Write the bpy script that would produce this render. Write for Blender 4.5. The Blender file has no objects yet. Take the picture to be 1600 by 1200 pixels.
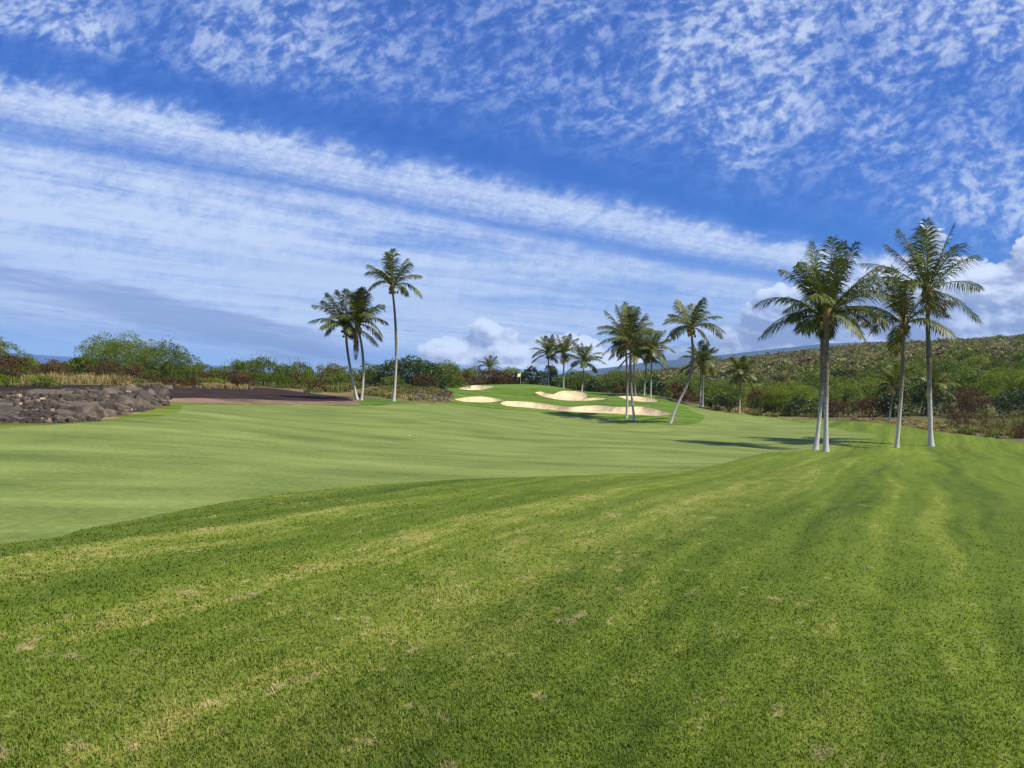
import bpy, math, random
import numpy as np
from mathutils import Matrix, Vector
from mathutils.geometry import delaunay_2d_cdt

random.seed(7)
RNG = np.random.default_rng(7)
SC = bpy.context.scene
COL = SC.collection

# ------------------------------------------------------------------ camera
F = 1330.0                                   # focal length in pixels of the 1600 px wide photograph
EYE = Vector((0.0, 0.0, 1.7))
roll, pitch = math.radians(3.55), -4.0 / 1330.0
cr, sr = math.cos(roll), math.sin(roll)
R = Matrix(((cr, -sr, 0), (0, 0, -1), (sr, cr, 0)))
R = Matrix.Rotation(pitch, 3, 'X') @ R
cam_data = bpy.data.cameras.new('camera')
cam = bpy.data.objects.new('camera', cam_data)
COL.objects.link(cam)
cam.matrix_world = Matrix.Translation(EYE) @ R.to_4x4()
cam_data.lens = 36.0 * F / 1600.0
cam_data.sensor_width = 36.0
cam_data.clip_start = 0.1
cam_data.clip_end = 60000.0
SC.camera = cam


def ray(px, py):
    d = R @ Vector(((px - 800) / F, (600 - py) / F, -1.0))
    return d / d.y


def at(px, py, depth):
    """world point seen at photo pixel (px, py) at a forward distance depth"""
    return EYE + ray(px, py) * depth


# ------------------------------------------------------------------ shader mini language
class X:
    def __init__(s, nt, sock): s.nt, s.s = nt, sock
    def _m(s, op, b=None, c=None, clamp=False):
        n = s.nt.nodes.new('ShaderNodeMath'); n.operation = op; n.use_clamp = clamp
        for i, v in enumerate((s, b, c)):
            if v is None: continue
            if isinstance(v, X): s.nt.links.new(v.s, n.inputs[i])
            else: n.inputs[i].default_value = v
        return X(s.nt, n.outputs[0])
    def __add__(s, b): return s._m('ADD', b)
    __radd__ = __add__
    def __mul__(s, b): return s._m('MULTIPLY', b)
    __rmul__ = __mul__
    def __sub__(s, b): return s._m('SUBTRACT', b)
    def __rsub__(s, b): return (s * -1.0) + b
    def __truediv__(s, b): return s._m('DIVIDE', b)
    def max(s, b): return s._m('MAXIMUM', b)
    def min(s, b): return s._m('MINIMUM', b)
    def pow(s, b): return s._m('POWER', b)
    def abs(s): return s._m('ABSOLUTE')
    def sin(s): return s._m('SINE')
    def clamp(s): return s._m('ADD', 0.0, clamp=True)
    def smooth(s, a, b, lo=0.0, hi=1.0):
        n = s.nt.nodes.new('ShaderNodeMapRange'); n.interpolation_type = 'SMOOTHSTEP'
        s.nt.links.new(s.s, n.inputs['Value'])
        if a > b: a, b, lo, hi = b, a, hi, lo
        for k, v in (('From Min', a), ('From Max', b), ('To Min', lo), ('To Max', hi)):
            n.inputs[k].default_value = v
        return X(s.nt, n.outputs['Result'])


def xyz(nt, vec):
    n = nt.nodes.new('ShaderNodeSeparateXYZ'); nt.links.new(vec.s, n.inputs[0])
    return [X(nt, o) for o in n.outputs]


def vec(nt, *a):
    n = nt.nodes.new('ShaderNodeCombineXYZ')
    for i, v in enumerate(a):
        if isinstance(v, X): nt.links.new(v.s, n.inputs[i])
        else: n.inputs[i].default_value = v
    return X(nt, n.outputs[0])


def noise(nt, v, scale=1.0, detail=3.0, rough=0.5, dist=0.0, color=False, lac=2.0):
    n = nt.nodes.new('ShaderNodeTexNoise')
    nt.links.new(v.s, n.inputs['Vector'])
    for k, q in (('Scale', scale), ('Detail', detail), ('Roughness', rough), ('Distortion', dist), ('Lacunarity', lac)):
        n.inputs[k].default_value = q
    return X(nt, n.outputs['Color' if color else 'Fac'])


def voronoi(nt, v, scale=1.0, feature='F1', out='Distance', rand=1.0):
    n = nt.nodes.new('ShaderNodeTexVoronoi'); n.feature = feature
    nt.links.new(v.s, n.inputs['Vector'])
    n.inputs['Scale'].default_value = scale
    n.inputs['Randomness'].default_value = rand
    return X(nt, n.outputs[out])


def mixc(nt, f, a, b, mode='MIX'):
    n = nt.nodes.new('ShaderNodeMix'); n.data_type = 'RGBA'; n.blend_type = mode
    for i, v in ((0, f), (6, a), (7, b)):
        if isinstance(v, X): nt.links.new(v.s, n.inputs[i])
        elif i == 0: n.inputs[i].default_value = v
        else: n.inputs[i].default_value = (*v, 1.0)
    return X(nt, n.outputs[2])


# ------------------------------------------------------------------ sun and sky
SUN_EL, SUN_AZ = math.radians(59), math.radians(116)      # azimuth clockwise from the view axis (+Y): behind, to the right
sun_dir = Vector((math.sin(SUN_AZ) * math.cos(SUN_EL), math.cos(SUN_AZ) * math.cos(SUN_EL), math.sin(SUN_EL)))
sd = bpy.data.lights.new('sun', 'SUN')
sd.energy, sd.angle, sd.color = 5.0, math.radians(0.53), (1.0, 0.945, 0.86)
sun = bpy.data.objects.new('sun', sd)
sun.rotation_euler = (-sun_dir).to_track_quat('-Z', 'Y').to_euler()
sun.location = (20, -30, 60)
COL.objects.link(sun)

world = bpy.data.worlds.new('World')
SC.world = world
world.use_nodes = True


def build_sky():
    nt = world.node_tree
    nt.nodes.clear()
    out = nt.nodes.new('ShaderNodeOutputWorld')
    bg = nt.nodes.new('ShaderNodeBackground')
    sky = nt.nodes.new('ShaderNodeTexSky')
    sky.sky_type = 'NISHITA'; sky.sun_disc = False
    sky.sun_elevation, sky.sun_rotation = SUN_EL, SUN_AZ
    sky.altitude, sky.air_density, sky.dust_density, sky.ozone_density = 0.0, 1.0, 0.6, 3.0
    tc = nt.nodes.new('ShaderNodeTexCoord')
    d = X(nt, tc.outputs['Generated'])
    dx, dy, dz = xyz(nt, d)
    # clear air: the deep blue of a thin, dry sky
    hs = nt.nodes.new('ShaderNodeHueSaturation')
    hs.inputs['Hue'].default_value = 0.507
    hs.inputs['Saturation'].default_value = 1.30
    nt.links.new(sky.outputs[0], hs.inputs['Color'])
    air = mixc(nt, 1.0, X(nt, hs.outputs[0]), (0.07, 0.51, 1.16), 'MULTIPLY')
    # high cloud sheet: a plane of height 1 above the viewer
    h = dz.max(0.012) + 0.004
    px, py = dx / h, dy / h
    P = vec(nt, px, py, 0.0)
    warp = noise(nt, P, 0.55, 2, 0.5) - 0.5
    warp2 = noise(nt, P, 1.7, 3, 0.55) - 0.5
    c = py * 0.846 - px * 0.533                     # across the streaks
    a = px * 0.846 + py * 0.533                     # along the streaks
    cw = c + warp * 0.34 + warp2 * 0.10
    leftness = (dx / dy.max(0.05))
    # streaks
    S1 = vec(nt, a * 0.42, c * 1.5 + warp * 0.9, 3.1)
    st1 = noise(nt, S1, 1.2, 6, 0.62)
    S2 = vec(nt, a * 0.45, c * 0.8 + warp, 9.0)
    st2 = noise(nt, S2, 1.0, 6, 0.60)
    S3 = vec(nt, a * 1.6, c * 3.0, 5.0)
    fine = noise(nt, S3, 4.0, 5, 0.7)
    low = cw.smooth(3.9, 5.2) * (0.46 + 0.30 * st1.smooth(0.24, 0.70) + 0.34 * st2.smooth(0.30, 0.66) + 0.22 * (fine - 0.5)) 
    # more haze cloud on the left, bluer towards the middle
    low = low * leftness.smooth(0.30, -0.45, 0.70, 1.05)
    # small ripples: altocumulus cells, about the same angular size all over the upper sky
    ux, uy = leftness, dz / dy.max(0.05)
    rx, ry = ux * 0.91 + uy * 0.42, uy * 0.91 - ux * 0.42
    wob = noise(nt, vec(nt, rx, ry, 0.5), 9.0, 2, 0.5) - 0.5
    Qs = vec(nt, rx * 0.72 + wob * 0.03, ry + wob * 0.04, 1.7)
    cells = noise(nt, Qs, 72.0, 2, 0.5, 0.15)
    cells2 = noise(nt, Qs, 160.0, 3, 0.65, 0.2)
    bigc = noise(nt, vec(nt, rx * 0.8, ry * 1.2, 7.0), 13.0, 4, 0.6, 0.3)
    band = (cw + (bigc - 0.5) * 0.55 + (cells - 0.5) * 0.35).smooth(3.20, 3.85) * (1.0 - cw.smooth(3.9, 4.9, 0.0, 0.62)) * a.smooth(8.5, 6.0, 0.35, 1.0)
    band = band * (0.62 + 0.75 * (st1 - 0.5) + 0.55 * (fine - 0.5) + 0.2)
    rip = (cells * 0.85 + cells2 * 0.45 + bigc * 0.16 - 0.23).smooth(0.28, 0.70)
    cover = noise(nt, vec(nt, a * 0.6, c * 1.0, 4.4), 1.15, 4, 0.6)
    gap = 1.0 - cw.smooth(2.35, 3.1) * (1.0 - cw.smooth(3.42, 3.52)) * a.smooth(0.2, 1.5) * 0.55
    gapl = 1.0 - cw.smooth(2.95, 3.2) * (1.0 - cw.smooth(3.45, 3.6)) * 0.55
    rightd = (px + 0.1 * py + warp * 0.7).smooth(0.25, 1.1)
    leftd = px.smooth(-0.15, -1.0)
    dens = cover.smooth(0.28, 0.64) * 0.30 + 0.62 + rightd * 0.40 + leftd * 0.34
    dens = dens.min(1.0) * gap * gapl
    dens = dens * (0.70 + 0.30 * noise(nt, vec(nt, rx, ry, 2.2), 4.5, 3, 0.6).smooth(0.35, 0.55))
    ripple = (rip * 0.86 + 0.14 * bigc.smooth(0.3, 0.7)) * dens * (1.0 - cw.smooth(3.5, 3.9))
    low = low * (0.80 + 0.55 * (cells - 0.5) + 0.45 * (cells2 - 0.5) + 0.25)
    band = band * (0.86 + 0.45 * (cells - 0.5) + 0.45 * (cells2 - 0.5) + 0.12)
    ripple = ripple * 0.58 + dens * dens * 0.25 + (fine - 0.5) * 0.06
    high = (ripple.max(band).max(low)).clamp() * dz.smooth(0.0, 0.05)
    # low clouds near the horizon, in azimuth (tangent) and elevation
    az = leftness
    el = dz / dy.max(0.05)
    Z = vec(nt, az, el * 1.0, 0.0)
    lw = noise(nt, vec(nt, az * 2.6, el * 20.0, 2.0), 1.0, 5, 0.6)
    lf = noise(nt, vec(nt, az * 9.0, el * 75.0, 6.0), 1.0, 4, 0.65)
    # grey violet bars on the left
    tilt = (az + 0.60)
    bar = el + (lw - 0.5) * 0.060 + (lf - 0.5) * 0.030 + tilt * 0.16
    bars = bar.smooth(0.058, 0.080) * (1.0 - bar.smooth(0.098, 0.112)) * az.smooth(-0.14, -0.30)
    bar2 = el + (lw - 0.5) * 0.05 + (lf - 0.5) * 0.035 + tilt * 0.06
    bars2 = bar2.smooth(0.020, 0.040) * (1.0 - bar2.smooth(0.050, 0.066)) * az.smooth(0.10, -0.2) * 0.60
    wisp = noise(nt, vec(nt, az * 6.0, el * 70.0 + az * 8.0, 8.0), 1.0, 5, 0.62)
    shelf = (bars * wisp.smooth(0.20, 0.46) * 0.98 + bars2 * wisp.smooth(0.36, 0.60)).clamp()
    thin = noise(nt, vec(nt, az * 3.0, el * 55.0 + az * 4.0, 3.0), 1.0, 6, 0.62).smooth(0.42, 0.66) * el.smooth(0.0, 0.02) * (1.0 - el.smooth(0.10, 0.16))
    # cumulus
    B = vec(nt, az * 1.0, el * 1.7, 0.3)
    B2 = vec(nt, az * 1.0 + 0.006, el * 1.7 + 0.020, 0.3)
    cu = noise(nt, B, 11.0, 8, 0.58, 0.25)
    cuL = noise(nt, B2, 11.0, 4, 0.55, 0.25)
    big = noise(nt, B, 4.0, 3, 0.5)
    m1 = az.smooth(-0.15, -0.08) * az.smooth(0.34, 0.14, 0.30, 1.0) * el.smooth(0.010, 0.024) * (el - (cu - 0.5) * 0.09 - az.smooth(-0.12, -0.03, -0.02, 0.0)).smooth(0.066, 0.040)
    topr = az.smooth(0.20, 0.50, 0.085, 0.200)
    m2 = az.smooth(0.17, 0.30) * (el - topr + (cu - 0.5) * -0.16).smooth(0.012, -0.022)
    m = m1.max(m2)
    cum = (cu + m * 0.70 - 0.66).smooth(0.06, 0.26) * m.smooth(0.05, 0.4)
    lit = ((cu - cuL) * 4.2 + 0.42 + (big - 0.5) * 1.6 + (el / (topr + 0.001) - 0.66) * 0.75 * az.smooth(0.1, 0.3) + az.smooth(0.25, 0.10, 0.0, 0.30)).smooth(0.0, 1.0)
    white, hi_c = (0.80, 0.86, 0.98), (0.60, 0.70, 0.92)
    shade_c = (0.22, 0.26, 0.41)
    hazeband = el.smooth(0.20, 0.0)
    k = 1.0 / 0.10
    def sc_(t, q): return tuple(v * q * k for v in t)
    colr = mixc(nt, hazeband * 0.92, air, sc_((0.36, 0.56, 0.95), 1.05))
    colr = mixc(nt, high * 0.94, colr, mixc(nt, high.smooth(0.2, 0.9), sc_((0.20, 0.37, 0.90), 0.95), sc_((0.72, 0.82, 1.0), 1.08)))
    colr = mixc(nt, thin * 0.55, colr, sc_((0.62, 0.74, 0.96), 0.98))
    colr = mixc(nt, shelf * 0.80, colr, sc_((0.25, 0.32, 0.58), 1.05))
    colr = mixc(nt, cum * 0.92, colr, mixc(nt, lit, sc_(shade_c, 1.30), sc_(white, 1.28)))
    nt.links.new(colr.s, bg.inputs['Color'])
    bg.inputs['Strength'].default_value = 0.075
    nt.links.new(bg.outputs[0], out.inputs[0])
    world.cycles.sampling_method = 'MANUAL'
    world.cycles.sample_map_resolution = 512


build_sky()
SC.view_settings.view_transform = 'Standard'
SC.view_settings.look = 'None'
SC.view_settings.exposure = 0.40
SC.view_settings.gamma = 1.0
SC.view_settings.use_curve_mapping = False
SC.cycles.use_denoising = True
SC.cycles.max_bounces = 6
SC.cycles.transparent_max_bounces = 8


# ------------------------------------------------------------------ materials
def new_mat(name):
    m = bpy.data.materials.new(name); m.use_nodes = True
    nt = m.node_tree; nt.nodes.clear()
    out = nt.nodes.new('ShaderNodeOutputMaterial')
    return m, nt, out


def principled(nt, out, col, rough=0.8, spec=0.3, bump=None, dist=0.02, strength=1.0, sheen=0.0):
    b = nt.nodes.new('ShaderNodeBsdfPrincipled')
    if isinstance(col, X): nt.links.new(col.s, b.inputs['Base Color'])
    else: b.inputs['Base Color'].default_value = (*col, 1)
    if isinstance(rough, X): nt.links.new(rough.s, b.inputs['Roughness'])
    else: b.inputs['Roughness'].default_value = rough
    b.inputs['Specular IOR Level'].default_value = spec
    if bump is not None:
        bn = nt.nodes.new('ShaderNodeBump')
        bn.inputs['Distance'].default_value = dist; bn.inputs['Strength'].default_value = strength
        nt.links.new(bump.s, bn.inputs['Height']); nt.links.new(bn.outputs[0], b.inputs['Normal'])
    nt.links.new(b.outputs[0], out.inputs[0])
    return b


def position(nt):
    g = nt.nodes.new('ShaderNodeNewGeometry'); return X(nt, g.outputs['Position'])


def objcoord(nt):
    g = nt.nodes.new('ShaderNodeTexCoord'); return X(nt, g.outputs['Object'])


def attr(nt, name):
    g = nt.nodes.new('ShaderNodeAttribute'); g.attribute_name = name; return X(nt, g.outputs['Fac'])


def rough_colour(nt, P, blade=False):
    """mown rough: stripes that run away to the right, worn and dry patches between them"""
    x, y, z = xyz(nt, P)
    w1 = noise(nt, vec(nt, x, y, 0.0), 0.09, 2, 0.5) - 0.5
    w2 = noise(nt, vec(nt, x, y, 4.0), 0.5, 2, 0.5) - 0.5
    A = math.radians(25)
    s = x * math.cos(A) - y * math.sin(A) + w1 * 1.6 + w2 * 0.25
    t = x * math.sin(A) + y * math.cos(A)
    st = noise(nt, vec(nt, s * 0.85, t * 0.030, 1.0), 1.0, 3, 0.60)
    st2 = noise(nt, vec(nt, s * 2.6, t * 0.10, 7.0), 1.0, 4, 0.62)
    mid = noise(nt, vec(nt, s * 3.0, t * 1.1, 3.0), 1.0, 5, 0.68)
    fine = noise(nt, vec(nt, x, y, 1.0), 16.0, 4, 0.72)
    tiny = noise(nt, vec(nt, x, y, 2.0), 70.0, 2, 0.7)
    k = (st - 0.5) * 2.9 + (st2 - 0.5) * 1.9 + (mid - 0.5) * 1.5 + (fine - 0.5) * 0.9
    k = (k * 0.56 + 0.5).clamp()
    col = mixc(nt, k, (0.046, 0.082, 0.0055), (0.172, 0.224, 0.020))
    # dry straw: thin in places, following the mower lines
    band = (st2 + (st - 0.5) * 0.8).smooth(0.50, 0.68)
    pat = (mid * 0.50 + fine * 0.62 + band * 0.10).smooth(0.60, 0.76)
    near = (x * x + y * y).smooth(1500.0, 150.0, 0.30, 1.0)
    side = s.smooth(1.5, -1.5, 0.22, 1.0)
    lane = s.smooth(-4.3, -3.4) * s.smooth(-1.7, -2.6)
    near = near * side
    pat = pat.max((mid * 0.5 + fine * 0.62).smooth(0.50, 0.66) * lane * 0.75)
    dry = (pat * near * (0.45 + band * 0.55)).clamp()
    col = mixc(nt, dry * 0.62, col, (0.360, 0.290, 0.095))
    fl = noise(nt, vec(nt, s * 7.0, t * 3.2, 12.0), 1.0, 3, 0.6)
    zone = (st2 * 0.6 + mid * 0.4 + (st - 0.5) * 0.5).smooth(0.44, 0.60)
    col = mixc(nt, (fl + (fine - 0.5) * 0.5).smooth(0.62, 0.70) * zone * near * 0.85, col, (0.40, 0.31, 0.15))
    bare = noise(nt, vec(nt, s * 2.2, t * 1.3, 9.0), 1.6, 3, 0.6).smooth(0.66, 0.72)
    col = mixc(nt, bare * near * 0.45, col, (0.40, 0.30, 0.16))
    f = 0.62 + fine * 0.44 + tiny * 0.32
    if not blade:
        col = mixc(nt, 1.0, col, vec(nt, f, f, f), 'MULTIPLY')
    return col, fine * 0.6 + tiny * 0.5 + mid


def fairway_colour(nt, P):
    x, y, z = xyz(nt, P)
    w1 = noise(nt, vec(nt, x, y, 0.0), 0.06, 2, 0.5) - 0.5
    s = y - x * 0.10 + w1 * 6.0
    t = x + y * 0.1
    st = noise(nt, vec(nt, s * 0.33, t * 0.035, 1.0), 1.0, 3, 0.60)
    st2 = noise(nt, vec(nt, s * 0.8, t * 0.20, 5.0), 1.0, 6, 0.66)
    blot = noise(nt, vec(nt, x, y, 2.0), 0.35, 4, 0.62)
    fine = noise(nt, vec(nt, x, y * 0.7, 3.0), 9.0, 4, 0.7)
    k = ((st - 0.5) * 1.1 + (st2 - 0.5) * 1.5 + (blot - 0.5) * 1.5 + (fine - 0.5) * 0.9 + 0.52).clamp()
    col = mixc(nt, k, (0.086, 0.122, 0.017), (0.208, 0.250, 0.058))
    olive = noise(nt, vec(nt, s * 0.6, t * 0.05, 8.0), 1.0, 3, 0.6).smooth(0.52, 0.72)
    col = mixc(nt, olive * 0.45, col, (0.125, 0.150, 0.025))
    f = 0.72 + fine * 0.56
    return mixc(nt, 1.0, col, vec(nt, f, f, f), 'MULTIPLY'), fine


def mat_rough():
    m, nt, out = new_mat('mown_rough_grass')
    col, h = rough_colour(nt, position(nt))
    principled(nt, out, col, 0.9, 0.12, h, 0.035, 0.9)
    return m


def mat_fairway():
    m, nt, out = new_mat('fairway_grass')
    col, h = fairway_colour(nt, position(nt))
    principled(nt, out, col, 0.85, 0.15, h, 0.012, 0.7)
    return m


def mat_collar():
    """grass of the mound and the course edge: deeper green with thin brown seams"""
    m, nt, out = new_mat('mound_grass')
    P = position(nt); x, y, z = xyz(nt, P)
    n1 = noise(nt, vec(nt, x * 0.35, y * 0.16, 0.0), 1.0, 4, 0.6)
    n2 = noise(nt, vec(nt, x, y * 0.5, 3.0), 2.2, 4, 0.65)
    st = (noise(nt, vec(nt, x * 0.06, y * 0.5 + z * 0.8, 2.0), 1.0, 2, 0.5)).smooth(0.35, 0.65)
    k = ((n1 - 0.5) * 1.3 + (n2 - 0.5) * 0.9 + (st - 0.5) * 0.7 + 0.45).clamp()
    col = mixc(nt, k, (0.055, 0.105, 0.008), (0.135, 0.200, 0.020))
    brown = noise(nt, vec(nt, x * 0.8, y * 0.4, 6.0), 0.5, 4, 0.6).smooth(0.56, 0.72)
    col = mixc(nt, brown * 0.35, col, (0.17, 0.13, 0.05))
    principled(nt, out, col, 0.9, 0.12, n2, 0.03, 0.8)
    return m


def mat_green():
    m, nt, out = new_mat('putting_green_grass')
    P = position(nt); x, y, z = xyz(nt, P)
    n1 = noise(nt, vec(nt, x * 0.1, y * 0.7, 0.0), 1.0, 3, 0.6)
    col = mixc(nt, n1.smooth(0.3, 0.7), (0.088, 0.155, 0.016), (0.130, 0.205, 0.028))
    principled(nt, out, col, 0.9, 0.12)
    return m


def mat_sand():
    m, nt, out = new_mat('bunker_sand')
    P = position(nt); x, y, z = xyz(nt, P)
    n1 = noise(nt, P, 1.1, 5, 0.6)
    rake = noise(nt, vec(nt, x * 0.7, y * 5.0, z), 2.0, 3, 0.6)
    grain = noise(nt, P, 30.0, 2, 0.6)
    f = (n1 * 0.5 + rake * 0.5).smooth(0.3, 0.7)
    col = mixc(nt, f, (0.46, 0.345, 0.180), (0.76, 0.62, 0.38))
    st = noise(nt, vec(nt, x, y, 5.0), 0.45, 4, 0.6).smooth(0.50, 0.68)
    col = mixc(nt, st * 0.45, col, (0.47, 0.35, 0.20))
    principled(nt, out, col, 0.95, 0.1, rake * 0.6 + grain * 0.3 + n1, 0.12, 0.9)
    return m


def mat_cinder():
    m, nt, out = new_mat('lava_cinder')
    P = position(nt); x, y, z = xyz(nt, P)
    n1 = noise(nt, vec(nt, x * 0.6, y * 0.25, 0.0), 0.8, 5, 0.65)
    n2 = noise(nt, P, 7.0, 4, 0.75)
    col = mixc(nt, n1.smooth(0.32, 0.72), (0.018, 0.011, 0.008), (0.050, 0.029, 0.021))
    col = mixc(nt, n2.smooth(0.50, 0.74) * 0.7, col, (0.115, 0.070, 0.046))
    principled(nt, out, col, 0.95, 0.15, n2 + n1, 0.12, 1.0)
    return m


def mat_soil():
    m, nt, out = new_mat('dry_soil')
    P = position(nt); x, y, z = xyz(nt, P)
    n1 = noise(nt, vec(nt, x * 0.25, y * 1.2, 0.0), 1.0, 5, 0.7)
    n2 = noise(nt, P, 6.0, 4, 0.7)
    col = mixc(nt, n1.smooth(0.34, 0.64), (0.050, 0.030, 0.021), (0.30, 0.195, 0.120))
    col = mixc(nt, n2.smooth(0.5, 0.75) * 0.4, col, (0.40, 0.29, 0.19))
    principled(nt, out, col, 0.95, 0.1, n2 + n1, 0.08, 1.0)
    return m


def mat_scrub():
    m, nt, out = new_mat('scrubland_soil_and_dry_grass')
    P = position(nt); x, y, z = xyz(nt, P)
    n1 = noise(nt, vec(nt, x, y, 0.0), 0.10, 5, 0.65)
    n2 = noise(nt, vec(nt, x, y, 3.0), 1.3, 5, 0.7)
    n3 = noise(nt, vec(nt, x, y, 8.0), 0.028, 4, 0.6)
    col = mixc(nt, n2.smooth(0.3, 0.7), (0.105, 0.085, 0.038), (0.26, 0.205, 0.095))
    col = mixc(nt, n1.smooth(0.52, 0.66) * 0.75, col, (0.210, 0.085, 0.045))
    col = mixc(nt, n3.smooth(0.36, 0.52) * 0.75, col, (0.075, 0.078, 0.026))
    principled(nt, out, col, 0.95, 0.1, n2, 0.15, 1.0)
    return m


def mat_sea():
    m, nt, out = new_mat('ocean_water')
    P = position(nt)
    n = noise(nt, P, 0.06, 4, 0.6)
    principled(nt, out, (0.012, 0.050, 0.17), 0.35, 0.35, n, 0.6, 0.5)
    return m


def mat_mountain():
    m, nt, out = new_mat('distant_mountain_slope')
    P = position(nt); x, y, z = xyz(nt, P)
    n = noise(nt, vec(nt, x, y, z * 2.0), 0.0035, 6, 0.65)
    n2 = noise(nt, vec(nt, x, y, z), 0.02, 4, 0.6)
    col = mixc(nt, n.smooth(0.35, 0.65), (0.026, 0.040, 0.028), (0.055, 0.062, 0.042))
    col = mixc(nt, n2.smooth(0.5, 0.7) * 0.4, col, (0.030, 0.030, 0.025))
    principled(nt, out, col, 0.95, 0.05, n, 30.0, 0.6)
    return m


# ------------------------------------------------------------------ the lie of the land
CTRL = [  # photo x, photo y, forward distance
    (0, 1200, 3.45), (400, 1200, 3.6), (800, 1200, 3.74), (1200, 1200, 3.9), (1600, 1200, 4.08), (0, 1000, 4.85), (800, 960, 6.15), (1600, 960, 7.1),
    (-300, 900, 6.0), (1900, 900, 9.5), (0, 850, 7.5), (250, 803, 9.7), (600, 760, 14.0), (800, 747, 17.0), (1000, 738, 20.5), (1180, 714, 31), (1240, 735, 24), (1400, 760, 20), (1600, 760, 22),
    (1284, 705, 46), (1455, 697, 54), (1401, 700, 52), (1372, 680, 61), (1590, 688, 60), (1470, 676, 65), (1500, 715, 40), (1600, 720, 38), (1800, 712, 52),
    (0, 661, 24), (0, 740, 13), (150, 658, 27), (255, 632, 38), (290, 632, 42), (560, 633, 62), (560, 624, 66), (616, 626, 67), (400, 632, 52), (300, 700, 20), (500, 690, 27), (800, 690, 36), (1000, 690, 42), (700, 660, 46),
    (700, 632, 75), (750, 628, 84), (800, 640, 79), (1040, 652, 73), (990, 656, 75), (1047, 661, 70), (1100, 660, 72), (1240, 661, 84), (1156, 645, 104), (1095, 636, 109), (1180, 650, 97), (1334, 658, 80), (1400, 664, 73),
    (830, 602, 114), (870, 604, 115), (780, 602.5, 116), (813, 600, 119), (857, 604, 125), (910, 613, 118), (880, 628, 97), (890, 613, 105), (800, 630, 88), (930, 636, 86), (1000, 641, 81),
    (740, 606, 110), (765, 612, 104), (1000, 629, 99), (985, 621, 104), (1080, 638, 98), (1027, 620, 108), (640, 604, 105), (700, 612, 90), (1020, 617, 116),
    (350, 612, 65), (250, 600, 72), (0, 604, 47), (-300, 630, 42), (400, 605, 85), (505, 615, 79), (450, 632, 57), (620, 612, 84),
]
ctrl = []
for px_, py_, D in CTRL:
    p = at(px_, py_, D)
    ctrl.append((math.atan2(p.x, p.y), math.log(math.hypot(p.x, p.y)), p.z))


def cw(azd, r, z): ctrl.append((math.radians(azd), math.log(r), z))


for azd in (-60, -30, 0, 30, 60):
    cw(azd, 1.5, 0.0)
cw(-60, 5, 0.0); cw(60, 6, 0.0); cw(-55, 18, -0.2); cw(55, 20, -0.2); cw(50, 50, -0.1)
# beyond the course: falling to the coast on the left, rising to the hill on the right
for azd, r, z in [(-55, 60, -.3), (-35, 90, -.5), (-30, 130, -1.2), (-20, 130, -.8), (-10, 140, -.2), (-4, 145, 0.3), (-55, 130, -1.8),
                  (-50, 220, -5), (-35, 260, -6), (-20, 240, -4), (-10, 240, -2.5), (0, 230, -1), (4, 160, 0.6), (10, 150, 0.8), (15, 140, 0.6), (20, 120, 0.8), (28, 105, 1.0), (34, 95, 1.2), (45, 90, 1.5),
                  (8, 230, 2.5), (15, 220, 6), (20, 200, 7), (26, 180, 8.5), (32, 165, 9), (45, 150, 9),
                  (2, 400, 0), (6, 420, 4), (10, 420, 9), (15, 400, 15.5), (20, 380, 20), (26, 360, 24), (32, 340, 25), (45, 330, 25),
                  (60, 90, 1.5), (60, 160, 9), (60, 340, 30),
                  (-50, 600, -24), (-35, 600, -24), (-20, 600, -23), (-8, 600, -18), (0, 700, -10), (-50, 900, -30), (-25, 900, -30), (0, 1000, -16)]:
    cw(azd, r, z)
# hill crest, from its outline in the photograph
for px_, py_, D in [(960, 578, 520), (1040, 570, 520), (1100, 563, 510), (1200, 552, 500), (1270, 545, 480), (1330, 534, 460), (1380, 531, 450), (1450, 533, 450), (1530, 531, 440), (1600, 529, 430), (1750, 522, 420), (2000, 515, 400)]:
    p = at(px_, py_ + 8, D); ctrl.append((math.atan2(p.x, p.y), math.log(math.hypot(p.x, p.y)), p.z))
    ctrl.append((math.atan2(p.x, p.y), math.log(math.hypot(p.x, p.y) * 1.6), p.z * 0.55 - 6))
CT = np.array(ctrl)
KA = 2.2


def _phi(d2):
    return 0.5 * d2 * np.log(d2 + 1e-12)


_c = np.stack([CT[:, 0] * KA, CT[:, 1]], 1)
_n = len(_c)
_d2 = ((_c[:, None] - _c[None]) ** 2).sum(-1)
_A = np.zeros((_n + 3, _n + 3))
_A[:_n, :_n] = _phi(_d2) + np.eye(_n) * 0.0015
_A[:_n, _n] = 1; _A[:_n, _n + 1:] = _c; _A[_n:, :_n] = _A[:_n, _n:].T
_w = np.linalg.solve(_A, np.concatenate([CT[:, 2], [0, 0, 0]]))


def vnoise(x, y, seed=0):
    """smooth value noise on arrays"""
    xi, yi = np.floor(x).astype(np.int64), np.floor(y).astype(np.int64)
    fx, fy = x - xi, y - yi
    fx, fy = fx * fx * (3 - 2 * fx), fy * fy * (3 - 2 * fy)

    def h(i, j):
        n = (i * 374761393 + j * 668265263 + seed * 974634777) & 0xffffffff
        n = ((n ^ (n >> 13)) * 1274126177) & 0xffffffff
        return ((n ^ (n >> 16)) & 0xffff) / 65535.0
    return (h(xi, yi) * (1 - fx) + h(xi + 1, yi) * fx) * (1 - fy) + (h(xi, yi + 1) * (1 - fx) + h(xi + 1, yi + 1) * fx) * fy


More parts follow.
